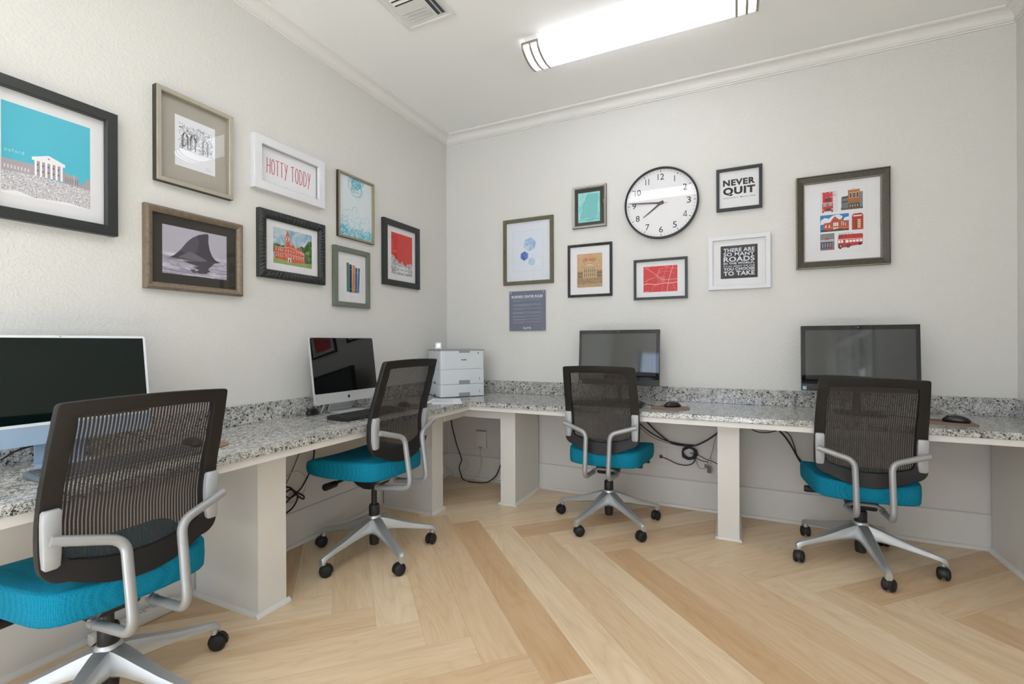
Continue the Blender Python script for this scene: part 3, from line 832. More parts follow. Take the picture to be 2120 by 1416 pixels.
# 4 white sign frame
P = Pic('left', 'framed_sign', 'white deep box frame with thin red hand lettering HOTTY TODDY', (-1.802, -1.352, 1.925, 2.202), 0.042, F_WHITE, 0.036, prof=[(0, 0), (0, 0.97), (0.03, 1), (0.97, 1), (1, 0.97), (1, 0.5)], cat='sign', glass=False, matm=mat('white_sign_board', 'E4E4E8', 0.6))
RD = 'B22D34'
def hand(P, word, x0, x1, z0, z1, w, c):
    gl = {'H': [[(0, 0), (.03, 1)], [(.95, 0), (1, 1)], [(0, .5), (1, .52)]], 'O': 'o', 'T': [[(.5, 0), (.5, 1)], [(-.05, .97), (1.05, 1.0)]],
          'Y': [[(.1, -.1), (.25, 0), (.95, 1)], [(.02, 1), (.5, .45)]], 'D': [[(.02, 0), (.05, 1)], [(.05, 1), (.6, .92), (1, .62), (1, .35), (.65, .06), (.02, 0)]]}
    cw = (x1 - x0) / (len(word) * 1.0)
    for i, ch in enumerate(word):
        if ch == ' ': continue
        a = x0 + i * cw + cw * .14; b_ = cw * .70
        if ch == 'O':
            P.arc(a + b_ / 2, (z0 + z1) / 2, b_ / 2, 0, 2 * PI, w, c, n=20, rz=(z1 - z0) / 2 * .98)
        else:
            for st in gl[ch]: P.line([(a + p[0] * b_, z0 + p[1] * (z1 - z0)) for p in st], w, c)
hand(P, 'HOTTY', -1.716, -1.583, 2.027, 2.108, 0.0038, RD)
hand(P, 'TODDY', -1.568, -1.430, 2.024, 2.108, 0.0038, RD)
P.done('lettering')
# 5 red brick building painting
P = Pic('left', 'framed_picture', 'black ribbed frame with painting of a red brick building and trees', (-1.771, -1.341, 1.474, 1.830), 0.045, F_BLACK, 0.034, prof=[(0, 0), (0, 0.75), (0.1, 0.82), (0.3, 0.95), (0.55, 1), (0.8, 0.85), (1, 0.6), (1, 0.3)], seg=34, ripple=0.0028)
CLOUD = speckle('watercolour_sky', [(0.35, '6FA3BE'), (0.5, 'A8BFC9'), (0.65, 'D3D5D5')], 16, 4, 0.8)
LEAF = speckle('painted_foliage', [(0.35, '1E3A1C'), (0.5, '3F6A34'), (0.66, '7FA05A')], 60, 5, 0.8)
BRK = speckle('painted_brick', [(0.35, 'B8432A'), (0.5, 'CF5A3C'), (0.66, 'DC7A5C')], 110, 4, 0.4)
X = lambda t: lerp(-1.677, -1.426, t)
Zf = lambda t: lerp(1.56, 1.753, t)
def PP(P, pts, c): P.poly([(X(a), Zf(b_)) for a, b_ in pts], c)
PP(P, [(0, 0), (1, 0), (1, 1), (0, 1)], CLOUD)
PP(P, [(0, .3), (0, .52), (.1, .56), (.2, .52), (.28, .55), (.3, .3)], LEAF)
PP(P, [(.62, .3), (.64, .52), (.7, .62), (.78, .58), (.84, .68), (.9, .8), (1, .82), (1, 0), (.78, 0), (.75, .3)], LEAF)
PP(P, [(0, 0), (1, 0), (1, .14), (.6, .10), (.3, .16), (0, .15)], '8FA765')
PP(P, [(.04, .14), (.02, .46), (.26, .46), (.26, .48), (.30, .50), (.30, .78), (.355, .98), (.40, .80), (.42, .6), (.44, .55), (.50, .62), (.56, .5), (.63, .56), (.70, .5), (.80, .36), (.80, .12), (.5, .08), (.3, .12)], BRK)
PP(P, [(.30, .78), (.355, 1.0), (.41, .79)], 'D06A4C')
P.rects([(X(a), Zf(b_), X(a + .022), Zf(b_ + .07)) for b_ in (.2, .36) for a in (.06, .12, .17, .22, .30, .36, .43, .50, .57, .63, .69, .75)], 'F0E9E0')
P.rects([(X(a + .006), Zf(b_ + .01), X(a + .018), Zf(b_ + .06)) for b_ in (.2, .36) for a in (.06, .12, .17, .22, .30, .36, .43, .50, .57, .63, .69, .75)], '2E3B46')
P.line([(X(.02), Zf(.46)), (X(.26), Zf(.47)), (X(.44), Zf(.5)), (X(.80), Zf(.38))], 0.0018, 'EFE0D2')
P.line([(X(.02), Zf(.31)), (X(.8), Zf(.29))], 0.0014, 'EFE0D2'); P.line([(X(.29), Zf(.66)), (X(.42), Zf(.66))], 0.0014, 'EFE0D2'); P.line([(X(.29), Zf(.79)), (X(.415), Zf(.79))], 0.0018, 'EFE0D2')
P.rects([(X(.315), Zf(.69), X(.335), Zf(.76)), (X(.37), Zf(.69), X(.39), Zf(.76))], 'F4EEE6')
P.rect(X(.36), Zf(.08), X(.44), Zf(.2), 'EDE5DC'); P.rect(X(.385), Zf(.08), X(.415), Zf(.17), '40332E')
P.done()
# 6 teal ink swirls
P = Pic('left', 'framed_picture', 'slim gold framed abstract of turquoise ink swirls', (-1.232, -0.914, 1.794, 2.203), 0.013, F_GOLD, 0.022, side=F_SIDE, matm=mat('pale_blue_ink_paper', 'DCE5EB', 0.8))
WASH = speckle('turquoise_ink_wash', [(0.38, 'DCE5EB'), (0.5, '9FD6E3'), (0.6, '4FB6CF'), (0.72, 'C5E4EC')], 26, 6, 2.5)
P.poly([(-1.217, 1.809), (-1.217, 1.872), (-1.19, 1.885), (-1.16, 1.86), (-1.12, 1.85), (-1.08, 1.868), (-1.04, 1.876), (-1.0, 1.862), (-.96, 1.88), (-.929, 1.865), (-.929, 1.809)], WASH)
P.poly([(-1.12, 2.188), (-1.11, 2.15), (-1.085, 2.128), (-1.06, 2.12), (-1.035, 2.135), (-1.01, 2.165), (-1.0, 2.188)], WASH)
y1_ = P.art.yy(); y2_ = P.art.yy()
for _ in range(110):
    cx_, cz_ = (R_.gauss(-1.06, .03), R_.gauss(2.15, .022)) if R_.random() < .3 else (R_.uniform(-1.2, -0.94), 1.80 + abs(R_.gauss(0, .07)))
    r = R_.uniform(.012, .045); c = R_.choice(['37B4CF', '7CCFE0', '2A90B4', '9FD9E6', '57C3D6', '5A7C90'])
    a0 = R_.uniform(0, 6); w = R_.choice([.0006, .001, .0016, .0022])
    pts = []
    for i in range(23):
        a = a0 + 5.2 * i / 22; rr2 = r * (1 + .12 * math.sin(3 * a + a0))
        x, z = cx_ + rr2 * math.cos(a), cz_ + rr2 * math.sin(a)
        pts.append((min(-0.929, max(-1.217, x)), min(2.188, max(1.809, z))))
    P.line(pts, w, c, y=y1_ - R_.random() * 1e-5)
for _ in range(26):
    x, z = R_.uniform(-1.2, -.94), R_.uniform(1.9, 2.12)
    P.arc(min(-.96, max(-1.19, x)), z, R_.uniform(.008, .024), R_.uniform(0, 3), R_.uniform(3, 6), .0005, 'B7CDD7', y=y2_ - R_.random() * 1e-5)
P.done()
# 7 books
P = Pic('left', 'framed_picture', 'grey green frame with picture of five upright book spines', (-1.269, -0.959, 1.358, 1.732), 0.031, F_GREEN, 0.024)
P.line([(-1.190, 1.428), (-1.190, 1.660), (-1.012, 1.657), (-1.012, 1.426)], 0.001, 'BFC3CC', closed=True)
bx0 = [-1.156, -1.131, -1.106, -1.084, -1.064]
for (x, w, zt, zb, c, d) in ((-1.156, .022, 1.640, 1.457, '59705C', -.001), (-1.133, .022, 1.632, 1.455, '24425F', .0), (-1.110, .024, 1.630, 1.452, 'D0893F', .004), (-1.085, .019, 1.617, 1.455, '2C609A', .004), (-1.065, .018, 1.617, 1.457, '51748A', .008)):
    P.poly([(x, zb), (x + w, zb), (x + w + d, zt), (x + d, zt)], c)
    for q in (.12, .82): P.line([(x + d * q + .002, lerp(zb, zt, q)), (x + w + d * q - .002, lerp(zb, zt, q))], .0012, 'D9C9A0')
    P.line([(x + d * .5 + w * .5, lerp(zb, zt, .3)), (x + d * .5 + w * .5, lerp(zb, zt, .7))], .0018, '1B2A33')
P.rect(-1.156, 1.457, -1.134, 1.548, '3F8075')
P.line([(-1.158, 1.454), (-1.046, 1.453)], .002, '8E8A88')
P.done()
# 8 red poster
P = Pic('left', 'framed_picture', 'black framed red poster with a grey line drawn building along its bottom', (-0.824, -0.412, 1.541, 2.008), 0.040, F_BLACK, 0.026)
P.rect(-0.728, 1.628, -0.488, 1.928, 'D5443F')
P.poly([(-.728, 1.628), (-.728, 1.765), (-.70, 1.758), (-.68, 1.735), (-.66, 1.738), (-.645, 1.715), (-.62, 1.712), (-.605, 1.735), (-.595, 1.712), (-.57, 1.70), (-.545, 1.722), (-.525, 1.718), (-.51, 1.728), (-.488, 1.715), (-.488, 1.628)], speckle('grey_line_etching', [(0.42, 'F0EEEF'), (0.5, 'A9A7AB'), (0.6, '77757B')], 190, 5, 0.8))
P.rects([(-.67 + i * .014, 1.672, -.663 + i * .014, 1.69) for i in range(10)], 'F4F2F2'); P.rects([(-.67 + i * .014, 1.645, -.663 + i * .014, 1.66) for i in range(10)], 'F4F2F2')
P.line([(-.728, 1.637), (-.488, 1.637)], .0015, '8A888C')
P.text('oxford', -.712, 1.790, -.668, 1.800, 'EFC3BE', spacing=1.2)
P.done()

# 9 blue hexagons
P = Pic('back', 'framed_picture', 'olive brown framed print of three blue watercolour hexagons above the rules plaque', (0.551, 0.975, 1.586, 2.104), 0.026, F_OLIVE, 0.024, matm=mat('cool_white_mat', 'DDE1E9', 0.8))
P.rect(0.633, 1.69, 0.886, 2.007, 'DBE1EA')
P.line([(0.633, 1.69), (0.633, 2.007), (0.886, 2.007), (0.886, 1.69)], .0014, 'C0C6D2', closed=True)
WC1 = speckle('pale_blue_watercolour', [(0.35, '7FA3CC'), (0.5, '9DBBDC'), (0.66, 'BCD0E6')], 30, 3)
WC2 = speckle('deep_blue_watercolour', [(0.35, '3C5FA8'), (0.5, '5577BA'), (0.66, '8AA3D2')], 30, 3)
WC3 = speckle('faint_blue_watercolour', [(0.35, 'A6C2DC'), (0.5, 'B9CFE4'), (0.66, 'CFDDEB')], 30, 3)
def hexa(x, z, r, c, a0=.35, sub=True):
    p = [(x + r * math.cos(a0 + i * PI / 3), z + r * math.sin(a0 + i * PI / 3)) for i in range(6)]
    P.poly(p, c)
    if sub: P.poly([p[0], p[1], (x, z)], 'A5BEDD'); P.poly([p[3], p[4], (x, z)], 'C2D2E6')
    P.line(p + [p[0]], .0008, '6C8DBB'); P.line([p[2], (x, z), p[5]], .0007, 'E8EEF6')
hexa(.777, 1.898, .054, WC1); hexa(.731, 1.810, .037, WC2, .45, False); hexa(.793, 1.762, .030, WC3, .2, False)
P.line([(.722, 1.846), (.722, 1.873)], .0007, 'B8C8DC'); P.line([(.79, 1.793), (.795, 1.843)], .0007, 'B8C8DC')
P.done()
# 10 teal map
P = Pic('back', 'framed_picture', 'small silver framed turquoise map print on charcoal mat', (1.129, 1.386, 1.976, 2.286), 0.019, F_SILV, 0.022, prof=[(0, 0), (0, 0.8), (0.2, 1), (0.5, 0.95), (0.9, 0.7), (1, 0.6), (1, 0.3)], seg=24, ripple=0.0009, side=F_SIDE, matm=DARKMAT)
P.rect(1.172, 2.019, 1.337, 2.238, speckle('turquoise_wash', [(0.35, '7CC8C6'), (0.5, '93D3CF'), (0.66, 'A9DDD8')], 25, 3))
st_ = [(1.245, 2.222), (1.232, 2.20), (1.225, 2.175), (1.212, 2.15), (1.208, 2.12), (1.212, 2.10), (1.198, 2.08), (1.19, 2.058), (1.25, 2.056), (1.262, 2.045), (1.31, 2.047), (1.318, 2.12), (1.318, 2.224), (1.245, 2.224)]
P.poly(st_, '7CC4C3'); P.line(st_[:9], .0026, '3C8A90'); P.line(st_[8:], .0014, '4E9CA0')
for i in range(8): P.line([(1.235 + i * .011, 2.06), (1.24 + i * .010, 2.22)], .0008, '5AA6A8')
for i in range(9): P.line([(1.212, 2.075 + i * .016), (1.317, 2.08 + i * .015)], .0008, '5AA6A8')
P.line([(1.225, 2.033), (1.25, 2.036), (1.27, 2.033), (1.29, 2.038), (1.325, 2.036)], .005, '2FA4B0'); P.line([(1.322, 2.032), (1.325, 2.056)], .003, '46AEB6')
P.done()
# 11 kraft print
KR = speckle('kraft_paper', [(0.35, 'B79468'), (0.5, 'C2A177'), (0.66, 'CBAE87')], 90, 5)
P = Pic('back', 'framed_picture', 'thin black beaded frame with kraft print reading ole miss over a columned hall', (1.091, 1.426, 1.466, 1.857), 0.018, F_BLACK, 0.022, seg=44, ripple=0.0016, prof=[(0, 0), (0, 0.8), (0.2, 0.95), (0.5, 1), (0.85, 0.85), (1, 0.7), (1, 0.3)])
P.rect(1.162, 1.536, 1.353, 1.785, KR)
P.text('ole miss', 1.208, 1.727, 1.304, 1.758, 'C2342F', shear=0.35, bold=0.012)
DK = '5B4A36'
P.poly([(1.198, 1.690), (1.258, 1.713), (1.318, 1.690)], 'D2B88F'); P.line([(1.198, 1.690), (1.258, 1.713), (1.318, 1.690)], .0016, DK, closed=True)
P.rect(1.206, 1.605, 1.311, 1.682, 'A98A62')
for i in range(7): P.rect(1.210 + i * .0155, 1.607, 1.215 + i * .0155, 1.682, 'D8C098'); P.line([(1.2165 + i * .0155, 1.607), (1.2165 + i * .0155, 1.68)], .0016, DK)
P.rects([(1.219 + i * .0155, 1.62 + j * .03, 1.223 + i * .0155, 1.635 + j * .03) for i in range(6) for j in range(2)], '4A3B2C')
P.rects([(1.165, 1.60, 1.205, 1.655), (1.312, 1.60, 1.351, 1.660)], '9A7D58')
P.rects([(1.169 + i * .009, 1.612 + j * .022, 1.173 + i * .009, 1.624 + j * .022) for i in range(4) for j in range(2)] + [(1.317 + i * .009, 1.612 + j * .022, 1.321 + i * .009, 1.626 + j * .022) for i in range(4) for j in range(2)], '4A3B2C')
P.rect(1.162, 1.560, 1.353, 1.602, speckle('kraft_ground_hatching', [(0.4, '7C6544'), (0.6, 'B09068')], 160, 5))
P.rect(1.162, 1.536, 1.353, 1.562, speckle('kraft_ground_light', [(0.35, '94774F'), (0.6, 'C4A47A')], 120, 5))
P.done()
# 12 red street map
P = Pic('back', 'framed_picture', 'black framed red street map with white lines, hung under the clock', (1.581, 1.938, 1.426, 1.707), 0.016, F_BLACK, 0.024)
MX = lambda t: lerp(1.646, 1.873, t)
MZ = lambda t: lerp(1.477, 1.656, t)
P.rect(1.646, 1.477, 1.873, 1.656, 'CC3236')
def road(p, w=.0009, c='E9A29C'): P.line([(MX(a), MZ(b_)) for a, b_ in smoothpath2(p)], w * 1.6, c)
def smoothpath2(p):
    q = smoothpath([(a, b_, 0) for a, b_ in p], 4); return [(v.x, v.y) for v in q]
road([(0, .30), (.15, .33), (.35, .29), (.6, .33), (.8, .32), (1, .35)], .0022, 'F3D0CB'); road([(.06, .98), (.3, .74), (.5, .52), (.62, .46), (1, .47)], .0013, 'F0C4BF')
road([(.55, 0), (.58, .3), (.6, .6), (.66, .8), (.72, 1)]); road([(.70, 0), (.76, .5), (.88, 1)], .0016, 'F0C4BF'); road([(0, .4), (.2, .5), (.4, .62), (.5, .9)])
road([(.25, 0), (.3, .2), (.42, .28), (.45, .5), (.4, .7), (.5, .8)]); road([(.8, .4), (.9, .2), (.95, .05)]); road([(.4, .5), (.5, .75), (.75, .78), (.9, .7)])
road([(0, .9), (.1, .92), (.2, 1)]); road([(.62, 1), (.8, .9), (1, .86)]); road([(.1, .3), (.12, .5), (.3, .55)]); road([(.45, .72), (.48, .88), (.6, .9), (.68, .96)])
for k in range(5): road([(.5 + k * .03, .38), (.51 + k * .03, .6)], .0006); road([(.48, .40 + k * .045), (.66, .41 + k * .045)], .0006)
P.rects([(1.655, 1.4815, 1.684, 1.4845)], 'E9A29C')
P.done()
# 13 black and white motto
P = Pic('back', 'framed_sign', 'small black framed white motto card reading NEVER QUIT', (2.119, 2.386, 1.982, 2.258), 0.018, F_BLACK, 0.024, cat='sign')
BK = '1F1F22'
P.text('NEVER', 2.159, 2.145, 2.346, 2.186, BK, bold=0.045, spacing=1.12)
P.text('QUIT', 2.159, 2.079, 2.347, 2.136, BK, bold=0.05, spacing=1.12)
P.text('CHUCKY MULLINS', 2.161, 2.063, 2.347, 2.071, '3A3A3E', spacing=1.4, bold=0.02)
P.done('lettering')
# 14 roads motto
P = Pic('back', 'framed_sign', 'white framed dark card with white capital lettering about many roads', (2.068, 2.431, 1.470, 1.820), 0.028, F_WHITE, 0.024, cat='sign')
P.rect(2.143, 1.541, 2.359, 1.755, '2C2A2C')
rows = [('THERE ARE', 1.713, 1.738), ('SO MANY', 1.686, 1.710), ('ROADS', 1.650, 1.683), ('IN THE WORLD,', 1.630, 1.646), ("IT'S ALL ABOUT THE ONE", 1.616, 1.626), ('YOU CHOOSE', 1.592, 1.612), ('TO TAKE', 1.559, 1.588)]
for s_, z0, z1 in rows: P.text(s_, 2.160, z0, 2.342, z1, 'D5D9E2', bold=0.03 if len(s_) < 14 else 0.015, spacing=1.05)
P.done()
# 15 collage of six pictures
P = Pic('back', 'framed_picture', 'large dark brown framed collage of red buses, telephone box and brick buildings', (2.570, 3.035, 1.572, 2.131), 0.044, F_DARKB, 0.034, prof=[(0, 0), (0, 0.9), (0.03, 1), (0.08, 0.97), (0.14, 0.8), (0.5, 0.72), (0.8, 0.62), (1, 0.55), (1, 0.3)])
gm = nbm()
W_, H_ = .465, .559
for e0, e1, yo in ((0.000, 0.0035, -0.0345), (0.0395, 0.0425, -0.0215)):
    for a in ((-W_ / 2 + e0, W_ / 2 - e0, -H_ / 2 + e0, -H_ / 2 + e1), (-W_ / 2 + e0, W_ / 2 - e0, H_ / 2 - e1, H_ / 2 - e0), (-W_ / 2 + e0, -W_ / 2 + e1, -H_ / 2 + e0, H_ / 2 - e0), (W_ / 2 - e1, W_ / 2 - e0, -H_ / 2 + e0, H_ / 2 - e0)):
        box(gm, a[0], a[1], yo, yo + 0.003, a[2], a[3])
obj('gilt_bead', gm, F_GOLD, P.t)
Rr, DG = 'BC2A2B', '2B2B2E'
P.line([(2.684, 1.664), (2.684, 2.050), (2.925, 2.050), (2.925, 1.664)], .0008, 'CFCBD0', closed=True)
# bus seen from the front under cherry twigs
P.rect(2.697, 1.905, 2.786, 2.033, 'D9D5DC')
P.rect(2.709, 1.962, 2.760, 2.030, 'C8262C'); P.rect(2.707, 1.914, 2.762, 1.962, 'C8262C')
P.rects([(2.711, 1.943, 2.731, 1.961), (2.739, 1.945, 2.758, 1.961)], '8FA6A4'); P.rect(2.703, 1.962, 2.763, 1.966, 'E8C9C4')
P.rect(2.722, 1.974, 2.750, 1.992, '5A2B2B'); P.rect(2.724, 1.917, 2.748, 1.932, '4A3D3C'); P.disc(2.713, 1.925, .003, 'F0E9C8'); P.disc(2.757, 1.925, .003, 'F0E9C8')
P.rects([(2.708, 1.906, 2.714, 1.915), (2.754, 1.906, 2.760, 1.915)], DG)
tw = P.art.yy()
for _ in range(46):
    x, z = R_.uniform(2.722, 2.78), R_.uniform(1.997, 2.03)
    P.line([(x, z), (x + R_.uniform(-.012, .006), z + R_.uniform(-.006, .008))], .0022, R_.choice(['C04A78', 'D888A8', '7A2A4A', '4A3A6A', 'E8B0C4']), y=tw - R_.random() * 8e-6)
# brick corner building
P.rect(2.801, 1.912, 2.908, 1.926, '4F5146'); P.poly([(2.803, 1.925), (2.803, 1.982), (2.838, 1.985), (2.838, 1.92)], '69706C')
P.poly([(2.803, 1.99), (2.838, 1.995), (2.838, 1.982), (2.806, 1.98)], '3C4248'); P.poly([(2.803, 1.962), (2.838, 1.965), (2.838, 1.957), (2.803, 1.954)], '3C4248')
P.rect(2.836, 1.920, 2.893, 2.028, 'A9642E'); P.rect(2.893, 1.922, 2.908, 2.012, '7F8488'); P.rect(2.834, 2.024, 2.895, 2.030, 'C9A77A'); P.poly([(2.85, 2.03), (2.865, 2.039), (2.88, 2.03)], 'D8CBB0')
for xx in (2.844, 2.861, 2.878): P.rect(xx - .001, 1.977, xx + .011, 2.014, 'C9BCA0'); P.rect(xx + .001, 1.98, xx + .009, 2.008, '3B3530')
P.rect(2.838, 1.922, 2.892, 1.944, '39302B'); P.rect(2.838, 1.944, 2.892, 1.953, '5C6E62'); P.rects([(2.843 + i * .012, 1.926, 2.850 + i * .012, 1.940) for i in range(4)], 'A8A396')
# red brick hall
P.rect(2.696, 1.790, 2.840, 1.891, '2F76B8')
P.poly([(2.696, 1.835), (2.70, 1.862), (2.72, 1.875), (2.74, 1.868), (2.76, 1.885), (2.79, 1.889), (2.81, 1.875), (2.79, 1.84)], 'DDE4EB'); P.poly([(2.81, 1.85), (2.82, 1.868), (2.84, 1.872), (2.84, 1.85)], 'DDE4EB')
P.poly([(2.714, 1.792), (2.714, 1.842), (2.748, 1.846), (2.756, 1.862), (2.77, 1.880), (2.792, 1.858), (2.812, 1.860), (2.815, 1.850), (2.840, 1.836), (2.840, 1.794)], 'B54A2C')
P.arc(2.774, 1.838, .017, 0, PI, .003, '8F3520'); P.rects([(2.763 + i * .009, 1.82, 2.769 + i * .009, 1.842) for i in range(3)], 'EDEAE4'); P.rects([(2.763 + i * .009, 1.797, 2.769 + i * .009, 1.812) for i in range(3)], 'EDEAE4')
P.rects([(2.803, 1.822, 2.806, 1.848), (2.812, 1.82, 2.815, 1.843), (2.822, 1.818, 2.825, 1.836), (2.722, 1.815, 2.728, 1.83), (2.74, 1.815, 2.746, 1.83)], 'EDD9CE'); P.line([(2.714, 1.816), (2.838, 1.808)], .0016, 'D9B6A4')
P.poly([(2.697, 1.790), (2.70, 1.80), (2.712, 1.805), (2.74, 1.796), (2.79, 1.806), (2.82, 1.796), (2.84, 1.802), (2.84, 1.790)], '413A30')
# telephone box
P.rect(2.853, 1.789, 2.911, 1.889, 'E3E0E2'); P.poly([(2.855, 1.789), (2.855, 1.872), (2.862, 1.884), (2.90, 1.886), (2.910, 1.874), (2.910, 1.789)], 'B8292A')
P.rect(2.862, 1.867, 2.903, 1.875, 'E9DCCB'); P.rect(2.871, 1.795, 2.898, 1.850, '7A4A2C'); P.rects([(2.882 + i * .0055, 1.797 + j * .011, 2.8865 + i * .0055, 1.806 + j * .011) for i in range(3) for j in range(5)], 'EBC98A')
# grey shop front
P.rect(2.696, 1.679, 2.768, 1.779, '77757C'); P.rect(2.698, 1.73, 2.766, 1.745, 'B2B4BC'); P.rect(2.72, 1.742, 2.742, 1.750, 'A84444'); P.rect(2.70, 1.69, 2.755, 1.728, '45444E'); P.rects([(2.705 + i * .013, 1.695, 2.712 + i * .013, 1.722) for i in range(4)], '8A8F9C'); P.rect(2.742, 1.685, 2.756, 1.700, 'A83E44')
for i in range(5): P.line([(2.698, 1.755 + i * .005), (2.766, 1.753 + i * .005)], .001, 'A8A6A8')
# open top bus seen from the side
P.poly([(2.786, 1.748), (2.79, 1.766), (2.906, 1.765), (2.909, 1.75), (2.907, 1.735), (2.786, 1.738)], Rr); P.poly([(2.784, 1.738), (2.907, 1.735), (2.906, 1.70), (2.86, 1.696), (2.835, 1.69), (2.786, 1.686)], Rr)
P.line([(2.784, 1.738), (2.908, 1.736)], .0028, 'E9DDD6')
P.rects([(2.786, 1.716, 2.797, 1.733), (2.800, 1.716, 2.812, 1.733), (2.822, 1.716, 2.838, 1.732)] + [(2.842 + i * .0165, 1.717, 2.855 + i * .0165, 1.731) for i in range(4)], 'EFEBE8')
for xx in (2.789, 2.806, 2.824): P.line([(xx, 1.752), (xx + .002, 1.773), (xx + .014, 1.775), (xx + .016, 1.754)], .0014, DG)
P.line([(2.842, 1.774), (2.856, 1.772), (2.862, 1.762)], .0014, DG); P.rect(2.794, 1.748, 2.815, 1.757, '6A4A48')
P.rect(2.790, 1.687, 2.808, 1.706, '3A3536'); P.rects([(2.797, 1.690, 2.802, 1.703)], 'D8D2CE'); P.disc(2.836, 1.696, .0105, DG); P.disc(2.836, 1.696, .004, '8A6A66'); P.disc(2.893, 1.704, .008, DG); P.disc(2.797, 1.686, .006, DG)
P.done()

# rules plaque
t = thing('wall_plaque', 'slate grey acrylic plaque headed BUSINESS CENTER RULES', 'sign', (0.7545, -0.012, 1.378))
obj('plaque_board', bx(-0.1535, 0.1535, -0.004, 0.004, -0.156, 0.156, bev=0.0008), mat('slate_grey_acrylic', '6E7384', 0.3), t)
A = Art(-0.0043)
A.text('BUSINESS CENTER RULES', 0, 0.112, 0.266, 0.019, 'D9DCE4', bold=0.035, spacing=1.02)
A.build('heading', t); A = Art(-0.0043)
y_ = A.yy(); A.line([(-.13, .097), (.13, .097)], .0016, 'B9BDC8', y=y_)
R2 = random.Random(11)
for z, k in ((.082, 2), (.051, 3), (.018, 2), (-.010, 2), (-.020, 1), (-.042, 2), (-.066, 2), (-.088, 2)):
    for j in range(k):
        x = -.122; zz = z - j * .0068; end = .118 if j < k - 1 or k == 1 else R2.uniform(-.06, .06)
        while x < end:
            w = R2.uniform(.004, .015); A.poly([(x, zz), (min(end, x + w), zz), (min(end, x + w), zz + .0022), (x, zz + .0022)], 'A9AEBB', y_); x += w + .002
A.build('rules_text', t); A = Art(-0.0043)
A.text('FLATTS', 0, -0.136, 0.066, 0.015, 'D9DCE4', bold=0.03)
A.build('footer_lettering', t)
for sx_ in (-1, 1):
    for sz_ in (-1, 1):
        b1 = nbm(); r = .008 if sz_ > 0 else .004
        lathe(b1, [(r * .6, .012), (r, .0), (r, -.007), (r * .7, -.009)], 16, 'y', (sx_ * .139, 0, .143 * sz_ - (.0 if sz_ > 0 else 0)))
        obj('standoff_screw', b1, SILV, t, smooth=True, auto=True)

# wall clock
t = thing('wall_clock', 'large round white wall clock with a black rim', 'clock', (1.768, -0.0005, 2.087))
Rk = 0.246
bm = nbm(); lathe(bm, [(Rk - .02, 0), (Rk - .004, -.002), (Rk, -.01), (Rk, -.038), (Rk - .003, -.043), (Rk - .008, -.044), (Rk - .012, -.041), (Rk - .0125, -.025)], 96, 'y', cap=False)
obj('clock_rim', bm, mat('black_clock_plastic', '1B1C1E', 0.3), t, smooth=True, auto=True)
bm = nbm(); lathe(bm, [(Rk - .012, -.012), (Rk - .012, -.022)], 96, 'y'); obj('clock_face', bm, mat('white_clock_dial', 'E6E4E6', 0.6), t)
A = Art(-.0223); RR = Rk - .0125
y_ = A.yy()
for i in range(60):
    a = PI / 2 - i * PI / 30; r1 = RR - .008; r0_ = r1 - (.014 if i % 5 == 0 else .012); w = .0042 if i % 5 == 0 else .0014
    A.line([(r0_ * math.cos(a), r0_ * math.sin(a)), (r1 * math.cos(a), r1 * math.sin(a))], w, '17171A', y=y_)
for i in range(1, 13):
    a = PI / 2 - i * PI / 6; s_ = str(i); r = RR - .052
    w = {1: .0085, 11: .031, 10: .044, 12: .042}.get(i, .0265)
    h = .042
    if i in (1, 11):
        for k in range(len(s_)):
            xo = (k - (len(s_) - 1) / 2) * .021
            A.rect(r * math.cos(a) + xo - .0025, r * math.sin(a) - h / 2, r * math.cos(a) + xo + .0025, r * math.sin(a) + h / 2, '2A2A2D')
    elif i in (10, 12):
        A.rect(r * math.cos(a) - .0205, r * math.sin(a) - h / 2, r * math.cos(a) - .0155, r * math.sin(a) + h / 2, '2A2A2D')
        A.text(s_[1], r * math.cos(a) + .009, r * math.sin(a), .0265, h, '2A2A2D', bold=0.004)
    elif i == 4:
        cx4, cz4 = r * math.cos(a), r * math.sin(a)
        A.line([(cx4 + .0135, cz4 - .011), (cx4 - .013, cz4 - .011), (cx4 + .0065, cz4 + .020)], .0042, '2A2A2D'); A.rect(cx4 + .0042, cz4 - h / 2, cx4 + .0088, cz4 + h / 2, '2A2A2D')
    else:
        A.text(s_, r * math.cos(a), r * math.sin(a), w, h, '2A2A2D', bold=0.004)
A.build('dial_markings', t)
def hand_(name, ang, L, tail, w0, w1, y, c):
    d = (math.cos(ang), math.sin(ang)); n = (-d[1], d[0]); b1 = nbm()
    pts = [(-d[0] * tail + n[0] * w0, -d[1] * tail + n[1] * w0), (-d[0] * tail - n[0] * w0, -d[1] * tail - n[1] * w0), (d[0] * L - n[0] * w1, d[1] * L - n[1] * w1), (d[0] * L + n[0] * w1, d[1] * L + n[1] * w1)]
    prism(b1, pts, y, y + .0012, 'y'); return obj(name, b1, c, t)
CH = mat('clock_hand_black', '2B2426', 0.4)
hand_('hour_hand', math.radians(217), .148, .02, .0075, .0025, -.0265, CH)
hand_('minute_hand', math.radians(174.5), .215, .02, .007, .0018, -.0285, CH)
hand_('second_hand', math.radians(177), .2, .045, .0012, .0008, -.0305, mat('red_second_hand', '8E3F3F', 0.4))
bm = nbm(); lathe(bm, [(.011, -.022), (.011, -.032), (.008, -.0335)], 20, 'y'); obj('hand_pin', bm, CH, t, smooth=True, auto=True)
bm = nbm(); lathe(bm, [(RR + .0005, -.0365), (RR + .0005, -.0375)], 64, 'y'); obj('glass_lens', bm, GLASS, t)
